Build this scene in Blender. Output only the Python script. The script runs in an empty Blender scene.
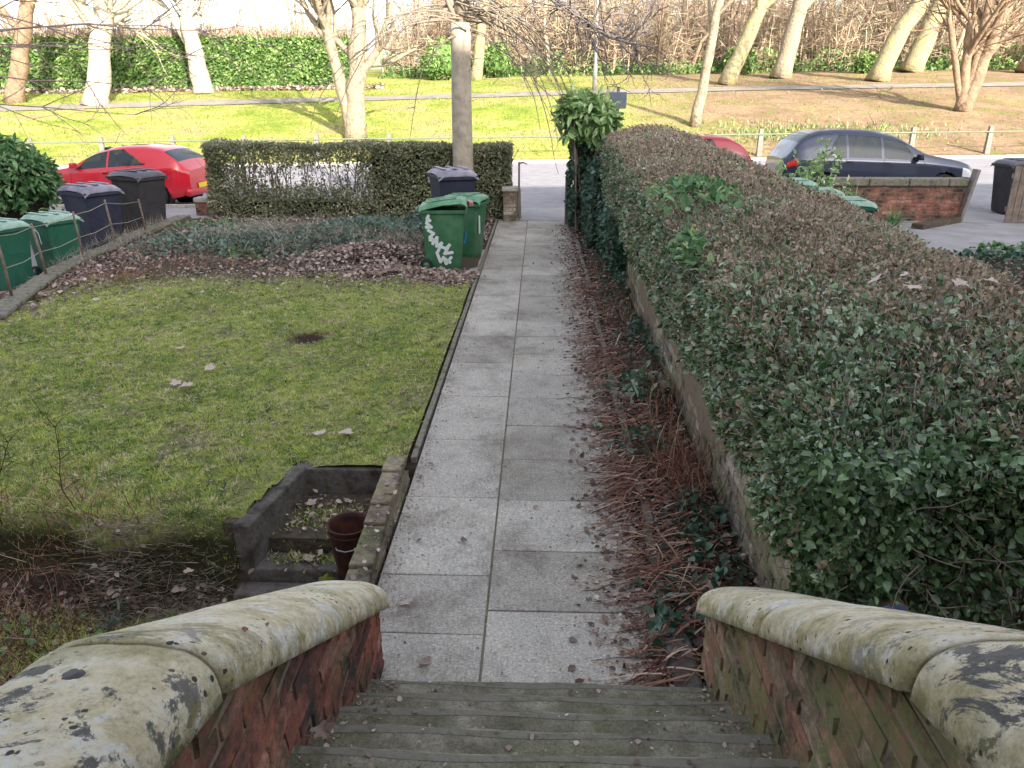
import bpy, bmesh, math, random
import numpy as np
from mathutils import Vector, Matrix
random.seed(7); rs = np.random.RandomState(11)
S = bpy.context.scene
COL = S.collection
PI = math.pi
R = math.radians

# ------------------------------------------------------------------ terrain
PROF = [(-90, 0), (30.5, 0), (31, .13), (34, .6), (38, 1.25), (42, 1.85), (46, 2.35), (52, 2.95), (60, 3.6), (75, 4.4), (100, 5.5), (150, 7), (300, 9), (900, 9)]
def terr(x, y):
    t = max(0, min(1, (y-17)/4)); s = 0.013*max(-30, min(30, x))*t
    z = np.interp(y, [p[0] for p in PROF], [p[1] for p in PROF])
    return float(z)+s
def fbm(x, y, s=1.0):
    return (math.sin(x*1.7*s+1.3)*math.cos(y*1.9*s-.4)+.5*math.sin(x*3.9*s-y*2.3*s+2)+.3*math.cos(x*7.1*s+y*6.3*s))/1.8

# ------------------------------------------------------------------ materials
def newmat(name):
    m = bpy.data.materials.new(name); m.use_nodes = True
    nt = m.node_tree; b = nt.nodes['Principled BSDF']
    return m, nt, b
def N(nt, t, **k):
    n = nt.nodes.new(t)
    for a, v in k.items(): setattr(n, a, v)
    return n
def ramp(nt, fac, stops, interp='LINEAR'):
    r = N(nt, 'ShaderNodeValToRGB'); r.color_ramp.interpolation = interp
    e = r.color_ramp.elements
    while len(e) > 1: e.remove(e[-1])
    e[0].position = stops[0][0]; e[0].color = (*stops[0][1], 1)
    for p, c in stops[1:]:
        q = e.new(p); q.color = (*c, 1)
    nt.links.new(fac, r.inputs[0]); return r.outputs[0]
def noise(nt, scale, detail=6, rough=.6, vec=None, dist=0):
    n = N(nt, 'ShaderNodeTexNoise'); n.inputs['Scale'].default_value = scale
    n.inputs['Detail'].default_value = detail; n.inputs['Roughness'].default_value = rough
    n.inputs['Distortion'].default_value = dist
    if vec is None:
        tc = N(nt, 'ShaderNodeTexCoord'); vec = tc.outputs['Object']
    nt.links.new(vec, n.inputs['Vector']); return n.outputs['Fac']
def mix(nt, fac, a, b, blend='MIX'):
    m = N(nt, 'ShaderNodeMix', data_type='RGBA', blend_type=blend)
    for s, v in ((0, fac), (6, a), (7, b)):
        if isinstance(v, (int, float)): m.inputs[s].default_value = v
        elif isinstance(v, tuple): m.inputs[s].default_value = (*v, 1)
        else: nt.links.new(v, m.inputs[s])
    return m.outputs[2]
def bump(nt, b, h, strength=.5, dist=.01, prev=None):
    n = N(nt, 'ShaderNodeBump'); n.inputs['Strength'].default_value = strength; n.inputs['Distance'].default_value = dist
    nt.links.new(h, n.inputs['Height'])
    if prev is not None: nt.links.new(prev, n.inputs['Normal'])
    nt.links.new(n.outputs[0], b.inputs['Normal']); return n.outputs[0]
def mk(name, cols, scale=8, rough=.8, bs=.3, bd=.01, bscale=40, metal=0, spec=.3, coat=0, coords=None):
    """cols: colours spread along a noise ramp"""
    m, nt, b = newmat(name)
    n = noise(nt, scale)
    k = len(cols)
    if k == 1: b.inputs['Base Color'].default_value = (*cols[0], 1)
    else:
        nt.links.new(ramp(nt, n, [(.3+.4*i/(k-1), c) for i, c in enumerate(cols)]), b.inputs['Base Color'])
    b.inputs['Roughness'].default_value = rough; b.inputs['Metallic'].default_value = metal
    b.inputs['Specular IOR Level'].default_value = spec; b.inputs['Coat Weight'].default_value = coat
    if bs: bump(nt, b, noise(nt, bscale), bs, bd)
    return m
def leafmat(name, stops, rough=.5, trans=.25, spec=.4):
    m, nt, b = newmat(name)
    a = N(nt, 'ShaderNodeAttribute'); a.attribute_name = 'rnd'
    c = ramp(nt, a.outputs['Fac'], stops)
    nt.links.new(c, b.inputs['Base Color']); b.inputs['Roughness'].default_value = rough
    b.inputs['Specular IOR Level'].default_value = spec
    if trans:
        t = N(nt, 'ShaderNodeBsdfTranslucent'); nt.links.new(c, t.inputs[0])
        ms = N(nt, 'ShaderNodeMixShader'); ms.inputs[0].default_value = trans
        nt.links.new(b.outputs[0], ms.inputs[1]); nt.links.new(t.outputs[0], ms.inputs[2])
        nt.links.new(ms.outputs[0], nt.nodes['Material Output'].inputs[0])
    return m

M = {}
M['leaf_privet'] = leafmat('leaf_privet', [(0, (.012, .028, .01)), (.28, (.06, .115, .042)), (.6, (.16, .255, .115)), (.84, (.34, .44, .3)), (1, (.56, .63, .42))], .24, spec=.75)
M['leaf_privet_top'] = leafmat('leaf_privet_top', [(0, (.1, .085, .05)), (.35, (.27, .22, .13)), (.6, (.42, .32, .22)), (.85, (.54, .42, .33)), (1, (.72, .64, .56))], .5)
M['leaf_far'] = leafmat('leaf_far', [(0, (.08, .09, .045)), (.4, (.17, .2, .1)), (.7, (.27, .28, .17)), (.88, (.36, .3, .24)), (1, (.5, .42, .36))], .5)
M['leaf_park'] = leafmat('leaf_park', [(0, (.06, .13, .03)), (.5, (.17, .29, .08)), (1, (.4, .48, .2))], .45, .3)
M['leaf_ivy'] = leafmat('leaf_ivy', [(0, (.02, .05, .03)), (.5, (.045, .1, .065)), (.85, (.1, .17, .12)), (1, (.2, .27, .2))], .35)
M['leaf_ground_ivy'] = leafmat('leaf_ground_ivy', [(0, (.04, .08, .06)), (.5, (.1, .165, .125)), (1, (.22, .3, .26))], .5)
M['leaf_laurel'] = leafmat('leaf_laurel', [(0, (.04, .1, .035)), (.5, (.1, .21, .08)), (.85, (.21, .35, .15)), (1, (.35, .45, .2))], .3)
M['leaf_rhodo'] = leafmat('leaf_rhodo', [(0, (.1, .19, .06)), (.5, (.28, .42, .16)), (1, (.52, .62, .36))], .32)
M['leaf_dead'] = leafmat('leaf_dead', [(0, (.08, .055, .045)), (.35, (.2, .14, .12)), (.7, (.36, .27, .23)), (1, (.56, .46, .41))], .8, .1)
M['leaf_varieg'] = leafmat('leaf_varieg', [(0, (.12, .2, .12)), (.5, (.35, .45, .33)), (1, (.62, .68, .6))], .4)
M['daff'] = leafmat('daff', [(0, (.1, .18, .05)), (.55, (.2, .28, .09)), (.85, (.34, .36, .2)), (1, (.5, .46, .15))], .5)
M['twig_hedge'] = leafmat('twig_hedge', [(0, (.2, .14, .11)), (.5, (.46, .35, .29)), (.85, (.64, .53, .47)), (1, (.8, .72, .66))], .85, 0)
M['twig_dead'] = leafmat('twig_dead', [(0, (.05, .018, .014)), (.45, (.2, .08, .052)), (.75, (.33, .18, .12)), (1, (.55, .42, .31))], .8, 0)
M['twig_straw'] = leafmat('twig_straw', [(0, (.14, .11, .08)), (.6, (.32, .27, .2)), (1, (.5, .45, .37))], .8, .1)
M['grass'] = leafmat('grass', [(0, (.08, .12, .035)), (.22, (.18, .28, .07)), (.48, (.36, .45, .1)), (.72, (.54, .57, .13)), (1, (.62, .54, .38))], .7, .3)
M['grass_park'] = leafmat('grass_park', [(0, (.1, .19, .025)), (.6, (.24, .32, .05)), (1, (.4, .38, .15))], .7, .3)
M['wood_far'] = leafmat('wood_far', [(0, (.25, .18, .13)), (.4, (.42, .31, .22)), (.75, (.58, .46, .34)), (1, (.66, .6, .38))], .9, .2)
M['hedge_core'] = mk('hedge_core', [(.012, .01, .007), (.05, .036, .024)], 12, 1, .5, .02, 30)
M['park_core'] = mk('park_core', [(.06, .12, .03), (.16, .26, .08)], 9, 1)
M['soil'] = mk('soil', [(.04, .03, .022), (.1, .075, .055), (.06, .05, .035), (.17, .13, .1)], 9, 1, .9, .03, 25)
M['bark_pale'] = mk('bark_pale', [(.24, .2, .15), (.5, .45, .36), (.36, .32, .24)], 4, .9, 1, .06, 9)
M['bark_tan'] = mk('bark_tan', [(.14, .11, .08), (.34, .28, .2), (.22, .19, .13)], 3, .9, 1, .08, 7)
M['bark_street'] = mk('bark_street', [(.26, .22, .17), (.36, .31, .25), (.44, .39, .31)], 7, .9, .5, .01, 30)
M['bark_dark'] = mk('bark_dark', [(.14, .12, .12), (.26, .22, .21)], 6, .9, .3, .01, 30)
M['bark_mid'] = mk('bark_mid', [(.16, .11, .07), (.34, .24, .16)], 3, .9, 1, .08, 8)
M['bark_moss'] = mk('bark_moss', [(.16, .14, .08), (.34, .29, .18), (.3, .32, .1)], 2.5, .9, 1, .08, 7)
M['twig_red'] = mk('twig_red', [(.28, .19, .18), (.46, .34, .31)], 6, .8, 0)
M['grey_twig'] = mk('grey_twig', [(.22, .18, .14), (.36, .3, .24)], 6, .9, 0)
M['galv'] = mk('galv', [(.35, .36, .36), (.5, .5, .5)], 12, .5, .1, .002, 60, .6)
M['lamp_paint'] = mk('lamp_paint', [(.2, .2, .19), (.3, .3, .28)], 8, .6, .1)
M['greybox'] = mk('greybox', [(.16, .2, .24), (.24, .28, .33)], 8, .6, .1)
M['post_conc'] = mk('post_conc', [(.17, .16, .13), (.26, .25, .22)], 8, .9, .4)
M['railm'] = mk('railm', [(.14, .17, .1), (.2, .23, .16)], 8, .6, .1)
M['bin_green'] = mk('bin_green', [(.03, .11, .05), (.05, .15, .075), (.085, .18, .11)], 5, .5, .2, .002, 80, spec=.3)
M['bin_green_pale'] = mk('bin_green_pale', [(.02, .1, .06), (.03, .13, .085)], 5, .55, .2, .002, 80)
M['lid_green'] = mk('lid_green', [(.05, .16, .08), (.12, .25, .15), (.26, .38, .29)], 5, .5, .1, .002, 60)
M['lid_pale'] = mk('lid_pale', [(.15, .28, .2), (.27, .38, .31), (.4, .5, .43)], 5, .5, .1, .002, 60)
M['bin_black'] = mk('bin_black', [(.025, .028, .05), (.045, .045, .07)], 5, .5, .15, .002, 80)
M['bin_char'] = mk('bin_char', [(.035, .032, .035), (.06, .055, .058)], 5, .5, .15, .002, 80)
M['lid_grey'] = mk('lid_grey', [(.1, .09, .13), (.22, .2, .25), (.34, .31, .36)], 5, .5, .1, .002, 60)
M['lid_char'] = mk('lid_char', [(.07, .065, .085), (.13, .12, .14)], 5, .5, .1, .002, 60)
M['rubber'] = mk('rubber', [(.018, .018, .018), (.035, .033, .03)], 20, .8, .2)
M['tag_white'] = mk('tag_white', [(.6, .7, .8), (.8, .85, .9)], 9, .7, 0)
M['tag_blue'] = mk('tag_blue', [(.03, .25, .5), (.05, .35, .6)], 9, .6, 0)
M['sticker'] = mk('sticker', [(.75, .75, .75), (.85, .85, .85)], 9, .6, 0)
M['red_stuff'] = mk('red_stuff', [(.4, .03, .05), (.6, .5, .5)], 20, .6, .3)
M['rust'] = mk('rust', [(.02, .012, .012), (.06, .02, .016), (.11, .034, .022)], 14, .75, .5, .004, 60)
M['kerb_dark'] = mk('kerb_dark', [(.04, .034, .03), (.1, .085, .075), (.16, .14, .13), (.07, .09, .035)], 9, .95, .9, .015, 40)
M['rust_in'] = mk('rust_in', [(.03, .014, .012), (.07, .025, .02)], 14, .85, .5)
M['wire'] = mk('wire', [(.25, .22, .18), (.4, .36, .3)], 14, .8, .2)
M['wood_old'] = mk('wood_old', [(.13, .1, .08), (.26, .21, .17)], 9, .9, .5, .01, 50)
M['wood_grey'] = mk('wood_grey', [(.2, .17, .15), (.34, .3, .27)], 9, .9, .5, .01, 50)
M['paint_red'] = mk('paint_red', [(.62, .012, .03), (.66, .014, .035)], 2, .28, 0, spec=.5, coat=1)
M['paint_maroon'] = mk('paint_maroon', [(.4, .012, .025), (.42, .015, .03)], 2, .3, 0, spec=.5, coat=1)
M['paint_grey'] = mk('paint_grey', [(.05, .056, .095), (.055, .062, .1)], 2, .25, 0, metal=.3, coat=.8)
M['trim'] = mk('trim', [(.02, .02, .025), (.03, .03, .035)], 5, .5, 0)
M['chrome'] = mk('chrome', [(.7, .7, .72), (.8, .8, .82)], 5, .2, 0, metal=1)
M['alloy'] = mk('alloy', [(.45, .45, .48), (.55, .55, .58)], 5, .3, 0, metal=.8)
M['lamp_red'] = mk('lamp_red', [(.7, .02, .02), (.8, .04, .03)], 5, .2, 0, coat=1)
M['lamp_clear'] = mk('lamp_clear', [(.7, .72, .75), (.8, .82, .85)], 5, .1, 0, coat=1)
M['plate_y'] = mk('plate_y', [(.8, .6, .03), (.85, .65, .05)], 5, .5, 0)
M['moss'] = mk('moss', [(.05, .07, .015), (.17, .2, .03), (.3, .24, .04)], 25, 1, 1, .02, 60)
M['asphalt'] = mk('asphalt', [(.19, .185, .2), (.24, .23, .25), (.28, .265, .28)], 3, .85, .5, .006, 150)
M['pavement'] = mk('pavement', [(.26, .245, .25), (.33, .31, .32)], 3, .9, .5, .006, 80)
M['drive'] = mk('drive', [(.2, .19, .19), (.27, .25, .25), (.33, .3, .3)], 2, .9, .5, .006, 80)
M['kerbstone'] = mk('kerbstone', [(.24, .22, .2), (.38, .35, .32), (.26, .27, .2)], 8, .9, .5, .01, 60)
M['kerb_mossy'] = mk('kerb_mossy', [(.06, .05, .04), (.13, .115, .095), (.22, .19, .165), (.12, .14, .06), (.2, .18, .15)], 9, .95, .8, .012, 50)
M['park_path'] = mk('park_path', [(.2, .18, .155), (.32, .29, .25)], 1.2, .9, .3)
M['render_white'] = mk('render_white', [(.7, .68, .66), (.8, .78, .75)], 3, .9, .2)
M['slate'] = mk('slate', [(.1, .1, .12), (.18, .18, .2)], 3, .7, .4)
M['win_dark'] = mk('win_dark', [(.03, .035, .045), (.05, .055, .07)], 3, .1, 0)
M['poly_blue'] = mk('poly_blue', [(.02, .03, .1), (.12, .15, .3)], 8, .4, .3)

def glassmat():
    m, nt, b = newmat('car_glass')
    b.inputs['Base Color'].default_value = (.035, .05, .06, 1); b.inputs['Roughness'].default_value = .04
    b.inputs['Specular IOR Level'].default_value = .5; b.inputs['Coat Weight'].default_value = .2
    t = N(nt, 'ShaderNodeBsdfTransparent'); t.inputs[0].default_value = (.75, .82, .85, 1)
    ms = N(nt, 'ShaderNodeMixShader'); ms.inputs[0].default_value = .22
    nt.links.new(b.outputs[0], ms.inputs[1]); nt.links.new(t.outputs[0], ms.inputs[2])
    nt.links.new(ms.outputs[0], nt.nodes['Material Output'].inputs[0]); return m
M['glass'] = glassmat()

def slabmat():
    m, nt, b = newmat('paving_slab')
    a = N(nt, 'ShaderNodeAttribute'); a.attribute_name = 'rnd'
    base = ramp(nt, a.outputs['Fac'], [(0, (.28, .258, .235)), (.5, (.33, .307, .282)), (1, (.375, .35, .322))])
    st = ramp(nt, noise(nt, 2.2, 10, .75), [(.34, (.66, .63, .6)), (.5, (1, 1, .98)), (.66, (1.16, 1.13, 1.08))])
    c = mix(nt, 1, base, st, 'MULTIPLY')
    fine = ramp(nt, noise(nt, 70, 8, .9), [(.36, (.45, .43, .42)), (.5, (1, 1, 1)), (.62, (1.7, 1.66, 1.6))])
    c = mix(nt, 1, c, fine, 'MULTIPLY')
    big = ramp(nt, noise(nt, 1.1, 9, .75, dist=.6), [(.36, (.55, .5, .44)), (.5, (1, 1, 1))])
    c = mix(nt, .55, c, big, 'MULTIPLY')
    nt.links.new(c, b.inputs['Base Color']); b.inputs['Roughness'].default_value = .9
    bump(nt, b, noise(nt, 120, 4, .7), .5, .004); return m
M['slab'] = slabmat()
def stepmat():
    m, nt, b = newmat('step_stone')
    c = ramp(nt, noise(nt, 5, 9, .7), [(.3, (.06, .052, .036)), (.45, (.125, .11, .078)), (.55, (.19, .17, .13)), (.7, (.3, .27, .22))])
    g = ramp(nt, noise(nt, 2.2, 6, .7), [(.45, (0, 0, 0)), (.6, (1, 1, 1))])
    g = mix(nt, .5, g, (0., 0., 0.)); c = mix(nt, g, c, (.09, .095, .035)); 
    f = ramp(nt, noise(nt, 110, 3, .7), [(.3, (.6, .6, .6)), (.5, (1, 1, 1)), (.7, (1.3, 1.3, 1.3))])
    c = mix(nt, 1, c, f, 'MULTIPLY')
    nt.links.new(c, b.inputs['Base Color']); b.inputs['Roughness'].default_value = .85
    bump(nt, b, noise(nt, 60, 6, .7), .6, .006); return m
M['step'] = stepmat()
def lift(names, k):
    for nm in names:
        for nd in M[nm].node_tree.nodes:
            if nd.type == 'VALTORGB' and max(max(e.color[:3]) for e in nd.color_ramp.elements) < .99:
                for e in nd.color_ramp.elements: e.color = (*[min(.9, c*k) for c in e.color[:3]], 1)
M['joint'] = mk('joint', [(.09, .075, .055), (.16, .14, .11), (.1, .11, .05)], 12, 1, .5, .01, 60)
def copingmat():
    m, nt, b = newmat('coping_sandstone')
    tc = N(nt, 'ShaderNodeTexCoord'); V = tc.outputs['Object']
    c = ramp(nt, noise(nt, 5, 8, .7, V), [(.3, (.4, .33, .18)), (.42, (.66, .58, .38)), (.5, (.82, .73, .54)), (.62, (.92, .86, .73))])
    gm = ramp(nt, noise(nt, 2.6, 6, .7, V), [(.52, (0, 0, 0)), (.72, (.8, .8, .8))])
    c = mix(nt, gm, c, (.4, .36, .17))
    # pale worn patches
    wp = ramp(nt, noise(nt, 3.3, 8, .7, V, .3), [(.53, (0, 0, 0)), (.58, (1, 1, 1))])
    c = mix(nt, wp, c, (.88, .84, .77))
    # grey flaking scabs and black lichen spots
    g = ramp(nt, noise(nt, 6.5, 12, .78, V, .4), [(.525, (0, 0, 0)), (.55, (1, 1, 1))])
    sepc = N(nt, 'ShaderNodeSeparateXYZ'); nt.links.new(V, sepc.inputs[0]); mrc = N(nt, 'ShaderNodeMapRange'); nt.links.new(sepc.outputs['Y'], mrc.inputs[0])
    mrc.inputs[1].default_value = -1.2; mrc.inputs[2].default_value = -1.75; mrc.inputs[3].default_value = .15; mrc.inputs[4].default_value = 1
    g = mix(nt, 1, g, mrc.outputs[0], 'MULTIPLY'); c = mix(nt, g, c, (.15, .15, .15))
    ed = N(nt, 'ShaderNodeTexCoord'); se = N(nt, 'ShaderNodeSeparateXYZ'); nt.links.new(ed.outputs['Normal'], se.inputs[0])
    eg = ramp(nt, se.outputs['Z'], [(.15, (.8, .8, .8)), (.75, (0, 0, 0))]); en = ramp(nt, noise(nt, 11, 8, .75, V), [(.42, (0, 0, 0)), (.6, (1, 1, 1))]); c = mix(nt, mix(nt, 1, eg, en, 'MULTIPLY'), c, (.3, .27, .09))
    v = N(nt, 'ShaderNodeTexVoronoi'); v.inputs['Scale'].default_value = 26; nt.links.new(V, v.inputs['Vector'])
    wob = noise(nt, 60, 3, .7, V)
    ad = N(nt, 'ShaderNodeMath', operation='MULTIPLY_ADD'); ad.inputs[1].default_value = .35
    nt.links.new(wob, ad.inputs[0]); nt.links.new(v.outputs['Distance'], ad.inputs[2])
    sp = ramp(nt, ad.outputs[0], [(.33, (1, 1, 1)), (.37, (0, 0, 0))])
    msk = ramp(nt, noise(nt, 4.1, 4, .6, V), [(.45, (0, 0, 0)), (.55, (1, 1, 1))])
    spm = mix(nt, 1, sp, msk, 'MULTIPLY')
    c = mix(nt, spm, c, (.06, .055, .05))
    f = ramp(nt, noise(nt, 55, 9, .85, V), [(.34, (.42, .38, .3)), (.43, (1.05, 1.05, 1.03)), (.6, (1.4, 1.36, 1.3))])
    c = mix(nt, 1, c, f, 'MULTIPLY')
    nt.links.new(c, b.inputs['Base Color']); b.inputs['Roughness'].default_value = .92
    p = bump(nt, b, noise(nt, 38, 10, .85, V), 1, .02); bump(nt, b, noise(nt, 9, 6, .7, V), .5, .03, p); return m
M['coping'] = copingmat()
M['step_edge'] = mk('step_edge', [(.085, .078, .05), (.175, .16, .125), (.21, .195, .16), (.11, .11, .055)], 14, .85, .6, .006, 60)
def brickmat(name, c1, c2, mortar, moss=.5, axis='X', scale=1.0, dark=(.05, .045, .035), shear=0):
    m, nt, b = newmat(name)
    tc = N(nt, 'ShaderNodeTexCoord'); sep = N(nt, 'ShaderNodeSeparateXYZ'); nt.links.new(tc.outputs['Object'], sep.inputs[0])
    cb = N(nt, 'ShaderNodeCombineXYZ')
    nt.links.new(sep.outputs['Y' if axis == 'X' else 'X'], cb.inputs[0]); nt.links.new(sep.outputs['Z'], cb.inputs[1])
    wn = N(nt, 'ShaderNodeTexNoise'); wn.inputs['Scale'].default_value = 7; nt.links.new(tc.outputs['Object'], wn.inputs['Vector'])
    vm = N(nt, 'ShaderNodeVectorMath', operation='MULTIPLY_ADD'); vm.inputs[1].default_value = (.03, .03, 0)
    nt.links.new(wn.outputs['Color'], vm.inputs[0]); nt.links.new(cb.outputs[0], vm.inputs[2])
    br = N(nt, 'ShaderNodeTexBrick'); nt.links.new(vm.outputs[0], br.inputs['Vector'])
    br.inputs['Color1'].default_value = (*c1, 1); br.inputs['Color2'].default_value = (*c2, 1); br.inputs['Mortar'].default_value = (*mortar, 1)
    br.inputs['Scale'].default_value = scale; br.inputs['Brick Width'].default_value = .225; br.inputs['Row Height'].default_value = .075
    br.inputs['Mortar Size'].default_value = .006; br.inputs['Mortar Smooth'].default_value = .3; br.inputs['Bias'].default_value = 0
    c = br.outputs['Color']
    st = ramp(nt, noise(nt, 6, 10, .75), [(.3, (.35, .33, .3)), (.5, (1, 1, 1)), (.7, (1.4, 1.35, 1.3))])
    c = mix(nt, 1, c, st, 'MULTIPLY')
    d = ramp(nt, noise(nt, 3.1, 8, .7), [(.44, (0, 0, 0)), (.62, (1, 1, 1))]); c = mix(nt, d, c, dark)
    if moss:
        g = ramp(nt, noise(nt, 2.3, 9, .7), [(.62-.22*moss, (0, 0, 0)), (.72-.14*moss, (1, 1, 1))])
        c = mix(nt, g, c, (.13, .15, .05))
    nt.links.new(c, b.inputs['Base Color']); b.inputs['Roughness'].default_value = .92
    inv = N(nt, 'ShaderNodeMath', operation='SUBTRACT'); inv.inputs[0].default_value = 1; nt.links.new(br.outputs['Fac'], inv.inputs[1])
    p = bump(nt, b, inv.outputs[0], .8, .012); bump(nt, b, noise(nt, 30, 9, .75), .9, .02, p); return m
M['brick_side'] = brickmat('brick_side', (.36, .1, .055), (.24, .075, .05), (.13, .1, .08), .35, 'X')
M['brick_side_mossy'] = brickmat('brick_side_mossy', (.34, .13, .075), (.22, .12, .08), (.16, .13, .08), 1.15, 'X')
M['brick_low'] = brickmat('brick_low', (.2, .11, .08), (.14, .1, .08), (.16, .14, .11), .8, 'X')
M['brick_front'] = brickmat('brick_front', (.42, .12, .06), (.32, .1, .06), (.2, .15, .12), .2, 'Y')
M['brick_house'] = brickmat('brick_house', (.4, .13, .08), (.32, .12, .08), (.3, .26, .22), .0, 'Y')

def unitmat(name, c0, c1, c2, moss, dark, mossc=(.12, .14, .045)):
    m, nt, b = newmat(name); a = N(nt, 'ShaderNodeAttribute'); a.attribute_name = 'rnd'
    c = ramp(nt, a.outputs['Fac'], [(0, c0), (.5, c1), (1, c2)])
    st = ramp(nt, noise(nt, 18, 10, .8), [(.3, (.3, .28, .27)), (.48, (1, 1, 1)), (.66, (1.6, 1.5, 1.45))]); c = mix(nt, 1, c, st, 'MULTIPLY')
    d = ramp(nt, noise(nt, 3.4, 8, .75), [(.5-.12*dark, (0, 0, 0)), (.6, (1, 1, 1))]); c = mix(nt, d, c, (.045, .04, .035))
    g = ramp(nt, noise(nt, 2.6, 10, .75, dist=.5), [(.64-.24*moss, (0, 0, 0)), (.74-.2*moss, (1, 1, 1))]); g2 = ramp(nt, noise(nt, 22, 8, .8), [(.4, (.15, .15, .15)), (.55, (1, 1, 1))]); g = mix(nt, 1, g, g2, 'MULTIPLY')
    c = mix(nt, g, c, mossc); nt.links.new(c, b.inputs['Base Color']); b.inputs['Roughness'].default_value = .92
    bump(nt, b, noise(nt, 35, 9, .8), 1, .015); return m
M['units_left'] = unitmat('brick_units', (.2, .075, .06), (.4, .13, .085), (.42, .24, .18), .45, .8)
M['units_right'] = unitmat('brick_units_mossy', (.22, .1, .08), (.4, .18, .13), (.44, .36, .29), .95, .4, (.22, .23, .09))
M['units_street'] = unitmat('brick_units_street', (.2, .08, .06), (.3, .12, .085), (.36, .18, .14), .1, .45)
M['units_old'] = unitmat('brick_units_old', (.17, .13, .105), (.28, .22, .17), (.4, .35, .29), .8, .4, (.25, .24, .11))
M['mortar'] = mk('mortar', [(.1, .07, .05), (.2, .15, .11), (.13, .12, .07)], 14, 1, .9, .015, 40)

lift(['leaf_privet', 'leaf_privet_top', 'leaf_far', 'leaf_ivy', 'leaf_ground_ivy', 'leaf_laurel', 'leaf_rhodo', 'leaf_dead', 'leaf_varieg', 'twig_hedge', 'twig_dead', 'twig_straw', 'grass', 'slab', 'step', 'soil', 'bin_green', 'bin_green_pale', 'bin_black', 'bin_char', 'lid_green', 'lid_pale', 'lid_grey', 'lid_char', 'tag_white', 'asphalt', 'pavement', 'drive', 'kerb_mossy', 'kerbstone', 'moss', 'units_left', 'units_right', 'units_old', 'units_street', 'mortar', 'joint', 'wood_old', 'bark_street'], 1.25)

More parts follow.
